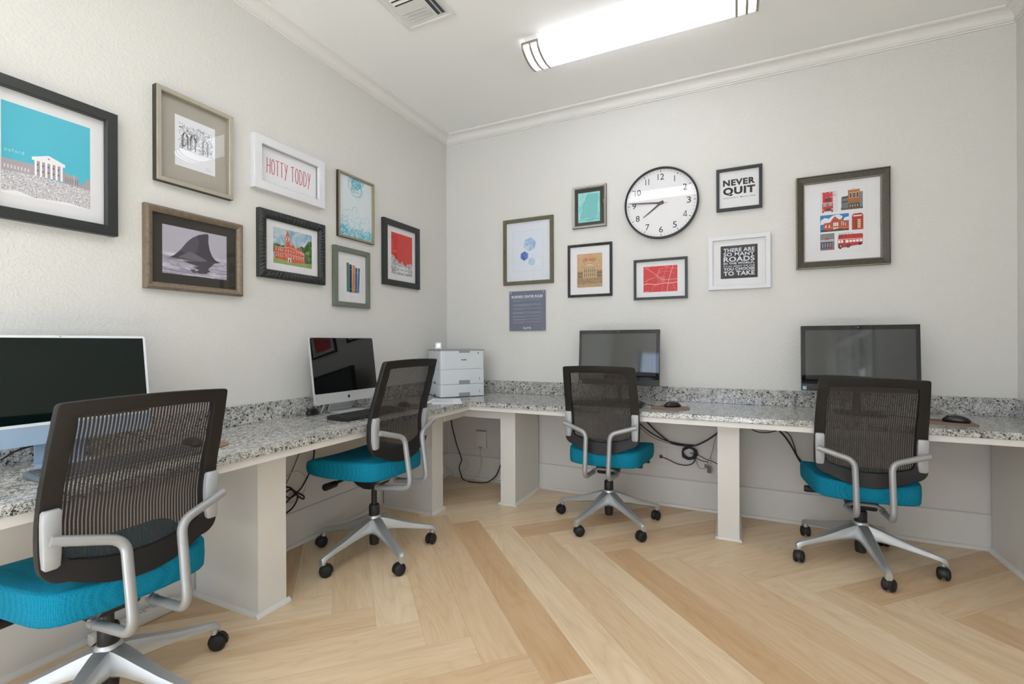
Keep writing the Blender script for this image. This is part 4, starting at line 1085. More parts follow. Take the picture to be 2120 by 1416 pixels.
# ------------------------------------------------------------------ office chairs
def interp(tab, x):
    if x <= tab[0][0]: return tab[0][1]
    for (a, p), (b_, q) in zip(tab, tab[1:]):
        if x <= b_:
            t = (x - a) / (b_ - a); t = t * t * (3 - 2 * t) * .5 + t * .5
            return p + (q - p) * t
    return tab[-1][1]
PROF = [(.44, -.196), (.53, -.176), (.60, -.163), (.66, -.162), (.74, -.176), (.85, -.210), (.94, -.238), (1.02, -.262)]
def backy(x, z): return interp(PROF, z) - 0.022 * (1 - min(1, (x / .215) ** 2)) * (0.4 + 0.6 * min(1, max(0, (z - .5) / .45)))
def outline(wt, wb, zt, zb, rt, rb, dip, arch, n=10, m=12):
    """closed outline (x, z): top edge arched, bottom edge dipping, rounded corners"""
    P = []
    def arc(cx, cz, r, a0, a1):
        for i in range(n + 1):
            a = a0 + (a1 - a0) * i / n; P.append((cx + r * math.cos(a), cz + r * math.sin(a)))
    arc(wt - rt, zt - rt, rt, 0, PI / 2)
    for i in range(1, m): t = i / m; x = (wt - rt) * (1 - 2 * t); P.append((x, zt + arch * (1 - (x / (wt - rt)) ** 2)))
    arc(-wt + rt, zt - rt, rt, PI / 2, PI)
    wm = max(wt, wb) + .001
    def side(z): t = (z - zb) / (zt - zb); return wb + (wt - wb) * t + .004 * math.sin(PI * t)
    for i in range(1, m): z = zt - rt + (zb + rb - zt + rt) * i / m; P.append((-side(z), z))
    arc(-wb + rb, zb + rb, rb, PI, 1.5 * PI)
    for i in range(1, m): t = i / m; x = -(wb - rb) * (1 - 2 * t); P.append((x, zb - dip * (1 - (x / (wb - rb)) ** 2)))
    arc(wb - rb, zb + rb, rb, 1.5 * PI, 2 * PI)
    for i in range(1, m): z = zb + rb + (zt - rt - zb - rb) * i / m; P.append((side(z), z))
    return P
OUT = outline(.211, .222, .990, .517, .012, .055, .048, .007)
INN = outline(.170, .172, .952, .566, .012, .030, .026, .004)

def chair_proto():
    t = thing('office_chair', 'x', 'office chair')
    # five-star base
    bm = nbm()
    for k in range(5):
        a = 2 * PI * k / 5; c, s = math.cos(a), math.sin(a)
        secs = []
        for (r, w, zt, hh) in ((.020, .036, .198, .085), (.045, .035, .193, .078), (.08, .032, .180, .060), (.14, .0275, .156, .043), (.20, .0235, .134, .032), (.26, .0200, .117, .026), (.300, .0185, .106, .024), (.320, .0175, .101, .030), (.331, .013, .092, .036)):
            zb = zt - hh
            loc = [(-w, zb + hh * .15), (-w * .96, zb + hh * .62), (-w * .62, zt - hh * .06), (0, zt), (w * .62, zt - hh * .06), (w * .96, zb + hh * .62), (w, zb + hh * .15), (w * .7, zb), (-w * .7, zb)]
            secs.append([bm.verts.new((r * c - q * s, r * s + q * c, z)) for q, z in loc])
        for A, B in zip(secs, secs[1:]):
            for i in range(len(A)): bm.faces.new((A[i], A[(i + 1) % len(A)], B[(i + 1) % len(A)], B[i]))
        bm.faces.new(secs[0]); bm.faces.new(secs[-1])
        lathe(bm, [(.0125, .058), (.0125, .085)], 14, c=(.315 * c, .315 * s, 0))
    lathe(bm, [(.030, .112), (.037, .116), (.040, .15), (.036, .195), (.030, .204), (.022, .206)], 28)
    obj('star_base', bm, ALU, t, smooth=True, auto=True)
    bm = nbm(); lathe(bm, [(.020, .045), (.024, .048), (.026, .075), (.026, .120)], 20); obj('column_housing', bm, BLKP, t, smooth=True, auto=True)
    for k in range(5):
        a = 2 * PI * k / 5
        sw = (0.7, 2.4, 4.1, 5.6, 1.5)[k] + a
        e = bpy.data.objects.new('caster', None)
        # caster: hood + two wheels; swivel trail
        bm = nbm()
        R1 = .0285
        # hood: arc shell between the wheels
        pts = [((R1 + .004) * math.cos(q) - .012, (R1 + .004) * math.sin(q) + R1) for q in [math.radians(d) for d in range(-10, 195, 12)]]
        pts += [((R1 - .010) * math.cos(q) - .012, (R1 - .010) * math.sin(q) + R1) for q in [math.radians(d) for d in range(190, -15, -12)]]
        prism(bm, pts, -.009, .009, 'y')
        lathe(bm, [(.0115, .046), (.0115, .066), (.006, .070)], 14)
        bmesh.ops.rotate(bm, verts=bm.verts, cent=(0, 0, 0), matrix=Matrix.Rotation(sw, 3, 'Z'))
        bmesh.ops.translate(bm, verts=bm.verts, vec=(.315 * math.cos(a), .315 * math.sin(a), 0))
        cst = obj('caster', bm, BLKP, t, smooth=True, auto=True)
        for sgn in (-1, 1):
            bm = nbm(); prof = [(.006, .0065), (R1 - .003, .0065), (R1, .010), (R1 - .0005, .018), (R1 - .006, .0235), (.010, .0265), (.003, .0268)]
            lathe(bm, [(r, sgn * h) for r, h in prof], 24, 'y', (-.012, 0, R1))
            bmesh.ops.rotate(bm, verts=bm.verts, cent=(0, 0, 0), matrix=Matrix.Rotation(sw, 3, 'Z'))
            bmesh.ops.translate(bm, verts=bm.verts, vec=(.315 * math.cos(a), .315 * math.sin(a), 0))
            obj('wheel', bm, RUB, cst, smooth=True, auto=True)
    bm = nbm(); lathe(bm, [(.0265, .196), (.028, .200), (.028, .252), (.024, .260), (.010, .260)], 24); obj('column_collar', bm, BLKP, t, smooth=True, auto=True)
    base_parts = [c for c in t.children]
    # upper: everything lifted by the gas column
    bm = nbm(); lathe(bm, [(.0145, .200), (.0145, .36)], 24); obj('gas_column', bm, BLKP, t, smooth=True, auto=True)
    # mechanism
    bm = nbm()
    pts = [(-.075, .398), (-.070, .345), (-.050, .318), (-.02, .306), (.02, .304), (.07, .320), (.115, .350), (.145, .385), (.15, .398)]
    prism(bm, [(y, z) for y, z in pts], -.062, .062, 'x')
    bmesh.ops.bevel(bm, geom=list(bm.edges), offset=.006, segments=2, profile=.5, affect='EDGES')
    box(bm, -.15, .15, -.10, .17, .388, .402, bev=.003)
    mech = obj('tilt_mechanism', bm, BLKP, t, smooth=True, auto=True)
    bm = nbm(); tube(bm, [(-.05, .085, .375), (-.12, .10, .362), (-.17, .11, .352)], .009, 8); lathe(bm, [(.011, -.155), (.0165, -.162), (.0185, -.225), (.0165, -.236), (.011, -.237)], 18, 'x', (0, .112, .349))
    obj('tilt_knob', bm, BLKP, mech, smooth=True, auto=True)
    for yy_, xx, zz in ((.10, .235, .378), (.02, .205, .362)):
        bm = nbm(); box(bm, .05, xx - .04, yy_ - .006, yy_ + .006, zz + .006, zz + .014); box(bm, xx - .05, xx, yy_ - .014, yy_ + .016, zz - .004, zz + .010, bev=.003)
        obj('height_lever', bm, BLKP, mech, smooth=True, auto=True)
    # silver crossbar carrying the two support tubes
    bm = nbm(); tube(bm, fillet([(-.080, -.088, .338), (-.050, -.070, .350), (.050, -.070, .350), (.080, -.088, .338)], .02), .009, 10)
    obj('support_crossbar', bm, SILV, t, smooth=True, auto=True)
    for s in (-1, 1):
        bm = nbm()
        path = fillet([(s * .214, -.2335, .647), (s * .195, -.2375, .642), (s * .070, -.262, .604), (s * .068, -.300, .352), (s * .074, -.080, .330)], .052, 8)
        tube(bm, path, .0135, 14)
        lathe(bm, [(.0155, -.110), (.0155, -.104)], 14, 'y', (s * .0733, 0, .333))
        obj('support_tube', bm, SILV, t, smooth=True, auto=True)
    # seat cushion
    N_ = 72
    def seat_out(k):
        a = 2 * PI * k / N_; c, s = math.cos(a), math.sin(a)
        ex = 7.5
        r = (abs(c) ** ex + abs(s) ** ex) ** (-1 / ex)
        u, v = c * r, s * r
        y = .046 + v * .222
        w = .231 + .018 * min(1, max(-1, (y - 0.0) / .15)) * (1 if y < .15 else 1 - (y - .15) * 1.2)
        if v < -.5: y -= .026 * (1 - u * u)
        if v > .5: y += .014 * (1 - u * u)
        return u * w, y
    O = [seat_out(k) for k in range(N_)]
    cx_, cy_ = 0, .04
    def ztop(x, y):
        d = max(0, (y - .13) / .14); q = .034 * d * d
        return .482 - q + .006 * (x / .22) ** 2
    def zbot(x, y): return .396 + .012 * max(0, (y - .1) / .16)
    bm = nbm(); rings = []
    spec_ = [(.0, 'b', .0), (.55, 'b', .0), (.96, 'b', .0), (.988, 'b', .003), (.998, 'b', .009), (1.006, 'm', .5), (1.003, 't', -.020), (1.0, 't', -.0135), (1.002, 't', -.0115), (.996, 't', -.0065), (.985, 't', -.002), (.95, 't', .0015), (.8, 't', .003), (.6, 't', .002), (.35, 't', .0), (0, 't', -.001)]
    for sc_, kind, dz in spec_:
        if sc_ == 0:
            z = (zbot if kind == 'b' else ztop)(cx_, cy_) + dz; rings.append(bm.verts.new((cx_, cy_, z))); continue
        ring = []
        for (x, y) in O:
            X_, Y_ = cx_ + (x - cx_) * sc_, cy_ + (y - cy_) * sc_
            z = {'b': zbot(X_, Y_) + dz, 't': ztop(X_, Y_) + dz}.get(kind) if kind != 'm' else (zbot(X_, Y_) + ztop(X_, Y_)) / 2
            ring.append(bm.verts.new((X_, Y_, z)))
        rings.append(ring)
    for A, B in zip(rings, rings[1:]):
        for i in range(N_):
            j = (i + 1) % N_
            if isinstance(A, bmesh.types.BMVert): bm.faces.new((A, B[j], B[i]))
            elif isinstance(B, bmesh.types.BMVert): bm.faces.new((A[i], A[j], B))
            else: bm.faces.new((A[i], A[j], B[j], B[i]))
    obj('seat_cushion', bm, TEAL, t, smooth=True)
    # back frame ring
    bm = nbm(); rings = []
    def ringpts(f, dy): 
        out = []
        for (xo, zo), (xi, zi) in zip(OUT, INN):
            x, z = xo + (xi - xo) * f, zo + (zi - zo) * f
            out.append(bm.verts.new((x, backy(x, z) + dy, z)))
        return out
    for f, dy in ((0.0, -.012), (.03, -.0145), (.12, -.015), (.5, -.0135), (.86, -.014), (.97, -.0125), (1.0, -.008), (1.0, .007), (.9, .010), (.5, .012), (.12, .012), (.02, .009), (0.0, .004)):
        rings.append(ringpts(f, dy))
    n = len(OUT)
    for A, B in zip(rings, rings[1:] + rings[:1]):
        for i in range(n): bm.faces.new((A[i], A[(i + 1) % n], B[(i + 1) % n], B[i]))
    bf = obj('back_frame', bm, BACKP, t, smooth=True, auto=True)
    # mesh panel
    bm = nbm(); uv = bm.loops.layers.uv.new('UVMap'); nx, nz = 24, 30; G = []
    for j in range(nz + 1):
        row = []
        for i in range(nx + 1):
            u = -1 + 2 * i / nx; z = .554 + (.957 - .554) * j / nz
            w = .1745 + .002 * math.sin(PI * j / nz); x = u * w
            z2 = z - (.024 * (1 - u * u) * (1 - j / 4) if j < 4 else 0)
            row.append(bm.verts.new((x, backy(x, z2) + .001, z2)))
        G.append(row)
    for j in range(nz):
        for i in range(nx):
            f = bm.faces.new((G[j][i], G[j][i + 1], G[j + 1][i + 1], G[j + 1][i]))
            for l in f.loops: l[uv].uv = (l.vert.co.x + 1, l.vert.co.z)
    obj('mesh_panel', bm, MESH, bf, smooth=True)
    for s in (-1, 1):
        bm = nbm()
        secs = []
        for z in (.562, .568, .60, .64, .68, .708, .714):
            e_ = .004 if z in (.562, .714) else 0
            w0, w1 = .180 + e_, .217 - e_ + .002 * (z - .6) / .1
            if z < .6: w0 += (.6 - z) * .10
            y0 = backy(.2, z) - .0145; y1 = y0 - .016 - .006 * math.sin(PI * (z - .562) / .152) + e_
            secs.append([bm.verts.new((s * a, b_, z)) for a, b_ in ((w0, y0), (w1, y0), (w1, y1 + .003), (w1 - .004, y1), (w0 + .004, y1), (w0, y1 + .003))])
        for A, B in zip(secs, secs[1:]):
            for i in range(6): bm.faces.new((A[i], A[(i + 1) % 6], B[(i + 1) % 6], B[i]))
        bm.faces.new(secs[0]); bm.faces.new(secs[-1])
        obj('side_bracket', bm, SILP, bf, smooth=True, auto=True)
    upper = [c for c in t.children if c not in base_parts]
    return t, base_parts, upper
ch0, ch_base, ch_up = chair_proto()
CH_GROUP = 'teal and black office chairs at the wall desk'
def copy_obj(o, parent):
    c = o.copy(); COL.objects.link(c); c.parent = parent
    for k in list(o.children): copy_obj(k, c)
    return c
def place_chair(x, y, yaw, h, base_yaw, label):
    r = ch0.copy(); COL.objects.link(r); r.location = (x, y, 0); r.rotation_euler = (0, 0, yaw); r['label'] = label; r['group'] = CH_GROUP
    for o in ch_base:
        c = copy_obj(o, r); c.rotation_euler = (0, 0, base_yaw - yaw)
    for o in ch_up:
        c = copy_obj(o, r); c.location = (0, 0, h)
    return r
place_chair(.464, -2.609, 1.551, -.007, .2473, 'nearest teal office chair, bottom left, in front of the pale blue all-in-one computer')
place_chair(.463, -1.420, 1.566, .05, .8244, 'teal office chair seen from the side between the two left wall desk supports')
place_chair(1.506, -.463, .003, -.004, .5664, 'teal office chair at the back wall facing the computer below the clock')
place_chair(2.806, -.440, -.012, -.039, 1.063, 'rightmost teal office chair below the collage picture')
def drop(o):
    for c in list(o.children): drop(c)
    bpy.data.objects.remove(o)
drop(ch0)
# ------------------------------------------------------------------ computers
def tilted(bm, tilt, pivot=(0, 0, 0)):
    bmesh.ops.rotate(bm, verts=bm.verts, cent=pivot, matrix=Matrix.Rotation(-tilt, 3, 'X')); return bm
def rrect(x0, x1, z0, z1, r, n=5):
    P = []
    for cx, cz, a in ((x1 - r, z1 - r, 0), (x0 + r, z1 - r, PI / 2), (x0 + r, z0 + r, PI), (x1 - r, z0 + r, 1.5 * PI)):
        for i in range(n + 1): q = a + PI / 2 * i / n; P.append((cx + r * math.cos(q), cz + r * math.sin(q)))
    return P
def apple(P_, cx, cz, s, y, c):
    pts = [(0, .62), (.18, .68), (.42, .66), (.66, .50), (.52, .34), (.48, .12), (.58, -.08), (.74, -.20), (.60, -.50), (.38, -.76), (.18, -.74), (0, -.68), (-.18, -.74), (-.38, -.76), (-.62, -.42), (-.74, -.02), (-.70, .30), (-.52, .58), (-.26, .68)]
    prism(P_, [(cx + a * s, cz + (b_ - .05) * s) for a, b_ in pts], y, y - .0006, 'y')
    prism(P_, [(cx + a * s, cz + b_ * s) for a, b_ in ((.0, .70), (.04, .92), (.26, 1.08), (.24, .86), (.10, .72))], y, y - .0006, 'y')

# silver all-in-one with black glass (left wall)
TI = math.radians(7.4)
W, H, CHN = .484, .376, .060
t = thing('desktop_computer', 'silver all-in-one computer with black glass and dark fruit logo, beside the printer', 'computer', (.165, -1.300, TOP + .0006), math.radians(89), 'computers on the wall desk')
Z0 = .062
bm = nbm()
prism(bm, rrect(-W / 2, W / 2, Z0, Z0 + H, .012), -.005, .008, 'y')
for i, (k, d) in enumerate(((.96, .016), (.80, .028), (.5, .040))):
    prism(bm, rrect(-W / 2 * k, W / 2 * k, Z0 + H / 2 - H / 2 * k, Z0 + H / 2 + H / 2 * k, .03 * k), .008, d, 'y')
body = obj('computer_body', tilted(bm, TI, (0, 0, Z0)), ALUW, t, smooth=True, auto=True)
bm = nbm(); prism(bm, rrect(-W / 2 + .0015, W / 2 - .0015, Z0 + CHN, Z0 + H - .0015, .010), -.0052, -.0062, 'y'); obj('display', tilted(bm, TI, (0, 0, Z0)), SCREEN, t)
bm = nbm(); apple(bm, 0, Z0 + CHN / 2, .0125, -.0051, None); obj('logo', tilted(bm, TI, (0, 0, Z0)), mat('logo_black', '111113', 0.3), t)
bm = nbm(); lathe(bm, [(.002, -.0063), (.002, -.0066)], 10, 'y', (0, 0, Z0 + H - .008)); obj('camera_lens', tilted(bm, TI, (0, 0, Z0)), mat('lens_dark_grey', '33343A', 0.2), t)
def imac_stand(t, m, hw, d0, d1, zt):
    bm = nbm(); prof = smoothpath([(d1, .0045, 0), (d0 + .02, .0045, 0), (d0 - .004, .010, 0), (d0 - .006, .028, 0), (d0 - .022, .075, 0), (d0 - .05, zt, 0)], 6)
    prev = None; th = .004
    L1, L2 = [], []
    for i, p in enumerate(prof):
        q = prof[min(i + 1, len(prof) - 1)] - prof[max(i - 1, 0)]; nrm = Vector((-q.y, q.x)).normalized() * th
        L1.append((p.x + nrm.x, max(0.0, p.y + nrm.y))); L2.append((p.x - nrm.x, max(0.0, p.y - nrm.y)))
    ring = L1 + L2[::-1]
    A = [bm.verts.new((-hw, a, b_)) for a, b_ in ring]; B = [bm.verts.new((hw, a, b_)) for a, b_ in ring]
    n = len(ring)
    for i in range(n): bm.faces.new((A[i], A[(i + 1) % n], B[(i + 1) % n], B[i]))
    bm.faces.new(A); bm.faces.new(B)
    obj('stand_foot', bm, m, t, smooth=True, auto=True)
imac_stand(t, ALUW, .086, .075, -.085, .20)

# pale blue all-in-one with white bezel (nearest)
BLUEA = mat('pale_blue_aluminium', 'A9C1DA', 0.35, 0.2); WBEZ = mat('white_bezel_glass', 'E9ECEF', 0.15)
SCRT = mat('dark_green_tinted_screen', '041412', 0.04, spec=0.5)
W, H, CHN = .512, .360, .061
t = thing('desktop_computer', 'pale blue all-in-one computer with white bezel, cut by the left edge', 'computer', (.172, -2.597, TOP + .0006), PI / 2, 'computers on the wall desk')
Z0 = .076
bm = nbm(); prism(bm, rrect(-W / 2, W / 2, Z0, Z0 + H, .010), -.0055, .0055, 'y'); obj('computer_body', tilted(bm, TI, (0, 0, Z0)), BLUEA, t, smooth=True, auto=True)
bm = nbm(); prism(bm, rrect(-W / 2 + .0006, W / 2 - .0006, Z0 + CHN, Z0 + H - .0006, .009), -.0057, -.0063, 'y'); obj('white_bezel', tilted(bm, TI, (0, 0, Z0)), WBEZ, t)
bm = nbm(); box(bm, -W / 2 + .011, W / 2 - .009, -.0068, -.0064, Z0 + CHN + .010, Z0 + H - .009); obj('display', tilted(bm, TI, (0, 0, Z0)), SCRT, t)
bm = nbm(); lathe(bm, [(.0016, -.0064), (.0016, -.0068)], 10, 'y', (0, 0, Z0 + H - .0045)); obj('camera_lens', tilted(bm, TI, (0, 0, Z0)), mat('lens_dark_grey', '33343A', 0.2), t)
bm = nbm()
tl = Matrix.Rotation(math.radians(18), 3, 'X')
box(bm, -.068, .068, .035, .041, .012, .20); box(bm, -.068, .068, -.085, .062, 0.0, .006, bev=.002)
box(bm, -.068, .068, .038, .044, .0, .02)
obj('stand_foot', bm, BLUEA, t)

# black Windows-type all-in-ones (back wall)
def aio(x, y, z, label, TA):
    W, H = .545, .374
    t = thing('desktop_computer', label, 'computer', (x, y, TOP + .0006), 0, 'computers on the wall desk')
    Z0 = z - TOP
    bm = nbm(); box(bm, -W / 2, W / 2, -.010, .022, Z0, Z0 + H, bev=.003); box(bm, -W / 2 + .04, W / 2 - .04, .022, .045, Z0 + .03, Z0 + H - .06, bev=.012)
    obj('computer_body', tilted(bm, TA, (0, 0, Z0)), mat('charcoal_computer_shell', '2A2B2D', 0.4), t, smooth=True, auto=True)
    bm = nbm(); box(bm, -W / 2 + .002, W / 2 - .002, -.0112, -.0102, Z0 + .040, Z0 + H - .002); obj('screen_glass', tilted(bm, TA, (0, 0, Z0)), mat('black_bezel_glass', '191A1C', 0.06), t)
    bm = nbm(); box(bm, -W / 2 + .021, W / 2 - .021, -.0119, -.0113, Z0 + .066, Z0 + H - .026); obj('display', tilted(bm, TA, (0, 0, Z0)), SCREENG, t)
    bm = nbm(); lathe(bm, [(.003, -.0113), (.003, -.0118)], 12, 'y', (0, 0, Z0 + H - .012)); obj('camera_lens', tilted(bm, TA, (0, 0, Z0)), mat('lens_grey', '8A8D90', 0.2), t)
    bm = nbm(); box(bm, -W / 2 + .006, -W / 2 + .024, -.0106, -.0101, Z0 + .006, Z0 + .026); obj('maker_sticker', tilted(bm, TA, (0, 0, Z0)), mat('sticker_blue', '8FB4D6', 0.4), t)
    bm = nbm(); tube(bm, [(0, .03, Z0 + .12), (0, .05, Z0 + .04), (0, .055, .01)], .018, 14); box(bm, -.11, .11, -.09, .085, 0, .009, bev=.004)
    obj('stand_foot', bm, mat('charcoal_computer_shell', '2A2B2D', 0.4), t, smooth=True, auto=True)
    return t
aio(1.508, -.218, .838, 'black all-in-one computer below the clock, behind the back wall chair', math.radians(5.2))
aio(2.846, -.205, .844, 'black all-in-one computer at far right below the collage picture', math.radians(2.9))

# power strip by the baseboard
t = thing('power_strip', 'white power strip lying along the left baseboard behind the nearest chair', 'power strip', (.054, -2.335, 0))
obj('strip_body', bx(-.026, .026, -.15, .15, .0005, .042, bev=.006), mat('power_strip_white', 'DEDCD6', 0.4), t, smooth=True, auto=True)
for k in range(6):
    yk = -.118 + k * .047
    o_ = obj('socket', bx(-.014, .014, yk - .017, yk + .017, .0418, .0428), mat('power_strip_white', 'DEDCD6', 0.4), t)
    bm = nbm()
    for q in (-.006, .006): box(bm, q - .0015, q + .0015, yk - .002, yk + .008, .0427, .0431)
    box(bm, -.003, .003, yk - .012, yk - .007, .0427, .0431)
    obj('slots', bm, mat('slot_black', '141414', 0.6), o_)
# ------------------------------------------------------------------ keyboards, mice, pads
KEYB = mat('black_key_plastic', '1F2021', 0.45); KEYG = mat('slate_key_plastic', '4A5560', 0.5)
def keyboard(label, x, y, yaw, W, D, casem, keym, ht=.014, cat='keyboard'):
    t = thing('keyboard', label, cat, (x, y, TOP + .0006), yaw, 'keyboards on the wall desk')
    bm = nbm(); prism(bm, [(-D / 2, 0), (-D / 2, ht * .6), (D / 2, ht * 1.5), (D / 2, 0)], -W / 2, W / 2, 'x')
    bmesh.ops.bevel(bm, geom=list(bm.edges), offset=.003, segments=2, profile=.5, affect='EDGES')
    obj('keyboard_case', bm, casem, t, smooth=True, auto=True)
    bm = nbm(); rows, n = 6, 21
    for r in range(rows):
        yy_ = -D / 2 + .012 + r * (D - .020) / rows; sl = ht * .9 / D
        kd = (D - .020) / rows * .84
        i = 0
        while i < n:
            k = 6 if (r == 0 and i == 4) else 1
            x0 = -W / 2 + .010 + i * (W - .02) / n; x1 = x0 + k * (W - .02) / n - .003
            if i in (15, 18) and False: pass
            zt = ht * .6 + (yy_ + D / 2) * sl
            box(bm, x0, x1, yy_, yy_ + kd, zt - .001, zt + .0055, bev=.0012, seg=1)
            i += k
    obj('keys', bm, keym, t)
    return t
keyboard('slate grey keyboard on the counter at left edge behind the nearest chair', .372, -2.528, PI / 2, .440, .150, mat('slate_keyboard_case', '6B757C', 0.35, 0.2), KEYG)
keyboard('black keyboard in front of the silver all-in-one computer', .366, -1.350, PI / 2 - .03, .46, .150, BLKP, KEYB)
keyboard('black keyboard mostly hidden behind the back wall chair', 1.485, -.425, 0, .45, .140, BLKP, KEYB)
def mouse(label, x, y, yaw, z=.0045):
    t = thing('computer_mouse', label, 'mouse', (x, y, TOP + z), yaw, 'black computer mice')
    bm = nbm(); n = 24; rings = []
    for f, h in ((0.86, 0.0), (.97, .003), (1.0, .009), (.98, .014), (.90, .021), (.76, .027), (.55, .0315), (.3, .034), (.02, .035)):
        ring = []
        for i in range(n):
            a = 2 * PI * i / n; cx_, sy_ = math.cos(a), math.sin(a)
            w = .030 * (1 + .08 * sy_ - .06 * (1 - abs(sy_))); l = .054
            hh = h * (1 - .28 * (sy_ * f) ** 2 * (1 if sy_ > 0 else .6)) if h > .01 else h
            ring.append(bm.verts.new((w * cx_ * f, l * (abs(sy_) ** .85) * (1 if sy_ > 0 else -1) * f, hh)))
        rings.append(ring)
    for A, B in zip(rings, rings[1:]):
        for i in range(n): bm.faces.new((A[i], A[(i + 1) % n], B[(i + 1) % n], B[i]))
    bm.faces.new(rings[0]); bm.faces.new(rings[-1])
    obj('mouse_shell', bm, mat('mouse_black_plastic', '161617', 0.3), t, smooth=True)
    bm = nbm(); lathe(bm, [(.006, -.0035), (.0075, -.002), (.0075, .002), (.006, .0035)], 16, 'x', (0, .030, .0235)); obj('scroll_wheel', bm, RUB, t, smooth=True)
    return t
PADM = mat('brown_mouse_pad', '8C7365', 0.75, spec=0.2)
def pad(label, x, y, rx, ry, yaw):
    bm = nbm(); prism(bm, [(rx * (abs(math.cos(a)) ** .75) * (1 if math.cos(a) > 0 else -1), ry * (abs(math.sin(a)) ** .75) * (1 if math.sin(a) > 0 else -1)) for a in [2 * PI * i / 48 for i in range(48)]], 0.0003, .0042, 'z')
    bmesh.ops.bevel(bm, geom=[e for e in bm.edges if abs(e.verts[0].co.z - e.verts[1].co.z) < 1e-6], offset=.001, segments=2, profile=.5, affect='EDGES')
    o = obj('mouse_pad', bm, PADM, loc=(x, y, TOP)); o.rotation_euler = (0, 0, yaw)
    return tag(o, label, 'mouse pad', 'brown oval mouse pads')
pad('brown oval mouse pad right of the back wall chair', 1.868, -.390, .112, .100, .12)
mouse('black mouse on the pad right of the back wall chair', 1.878, -.360, -1.0)
pad('brown oval mouse pad at the far right end of the counter', 3.160, -.385, .118, .095, -.2)
mouse('black mouse on the pad at the far right end of the counter', 3.205, -.372, 1.2)
pad('brown oval mouse pad peeking out behind the nearest chair back', .325, -2.265, .098, .105, 0)
mouse('black mouse seen through the mesh of the nearest chair', .30, -2.262, 1.5)
pad('brown oval mouse pad behind the side-on chair near the printer', .375, -.99, .095, .105, 0)
mouse('black mouse seen through the side-on chair near the printer', .350, -1.02, 1.3)
mouse('black mouse behind the silver all-in-one, against the backsplash', .058, -1.470, .4, .0003)
def cord(label, pts, r, m, name='cable', n=6, cat='cable', group='cables around the desk', loops=8):
    bm = nbm(); tube(bm, smoothpath(pts, n), r, 8); o = obj(name, bm, m, smooth=True); return tag(o, label, cat, group)
CBK = mat('black_cable_jacket', '19181A', 0.45); CWH = mat('white_cable_jacket', 'C9C4B6', 0.5)
cord('thin black mouse cord curving from the back wall computer to its mouse', [(1.632, -.12, .7275), (1.66, -.17, .7275), (1.70, -.26, .7275), (1.745, -.315, .7275), (1.80, -.335, .728), (1.828, -.345, .7345)], .0018, CBK)
cord('thin black mouse cord at the far right end of the counter', [(2.98, -.20, .7275), (3.05, -.27, .7275), (3.10, -.315, .7285), (3.150, -.348, .734)], .0018, CBK)
cord('black cord looping on the counter behind the pale blue computer stand', [(.055, -2.72, .75), (.06, -2.68, .775), (.065, -2.62, .785), (.075, -2.57, .775), (.09, -2.53, .74), (.10, -2.50, .7285)], .003, CBK)
cord('white power cord behind the silver all-in-one computer', [(.085, -1.385, .80), (.085, -1.405, .775), (.085, -1.425, .745), (.08, -1.43, .7285)], .003, CWH)

# papers
t = thing('paper_sheets', 'white printed sheets lying on the counter in front of the printer', 'paper', (.452, -.690, TOP))
for k, (dx, dy, a) in enumerate(((0, 0, .62), (-.045, .03, .40))):
    bm = nbm(); box(bm, -.10, .10, -.13, .13, .0004 + k * .0008, .0009 + k * .0008)
    bmesh.ops.rotate(bm, verts=bm.verts, cent=(0, 0, 0), matrix=Matrix.Rotation(a, 3, 'Z')); bmesh.ops.translate(bm, verts=bm.verts, vec=(dx - .01, dy + .01, 0))
    s_ = obj('sheet', bm, mat('copy_paper', 'E9EAF0', 0.7), t)
bm = nbm(); R3 = random.Random(5)
for k in range(13):
    yv = .10 - k * .015
    if k in (4, 9): continue
    box(bm, -.08, R3.uniform(-.02, .08), yv, yv + .0035, .0018, .0020)
bmesh.ops.rotate(bm, verts=bm.verts, cent=(0, 0, 0), matrix=Matrix.Rotation(.40, 3, 'Z')); bmesh.ops.translate(bm, verts=bm.verts, vec=(-.055, .04, 0))
obj('printed_lines', bm, flat('8B8D96'), t)

# ------------------------------------------------------------------ printer
py = math.radians(52)
pw, pd, ph = .352, .315, .352
fc = Vector((.392, -.383)); bk = Vector((-math.sin(py), math.cos(py)))
pc = fc + bk * pd / 2
t = thing('printer', 'pale grey laser printer with two paper trays in the room corner', 'printer', (pc.x, pc.y, TOP + .0006), py)
def rb(x0, x1, y0, y1, z0, z1, r):
    bm = nbm(); prism(bm, [(a, b_) for a, b_ in rrect(x0, x1, y0, y1, r, 4)], z0, z1, 'z'); return bm
w2, d2 = pw / 2, pd / 2
obj('paper_tray', rb(-w2, w2, -d2, d2, .004, .094, .018), PRW, t, smooth=True, auto=True)
obj('paper_tray', rb(-w2, w2, -d2, d2, .0965, .205, .018), PRW, t, smooth=True, auto=True)
obj('printer_body', rb(-w2 + .001, w2 - .001, -d2 + .002, d2, .2065, .343, .018), PRW, t, smooth=True, auto=True)
obj('dark_gap', rb(-w2 + .004, w2 - .004, -d2 + .004, d2 - .002, .0, .208, .018), mat('printer_gap_dark', '24272A', 0.6), t)
obj('top_cover', rb(-w2 - .002, w2 + .002, -d2 - .001, d2, .3435, .3525, .018), PRG, t, smooth=True, auto=True)
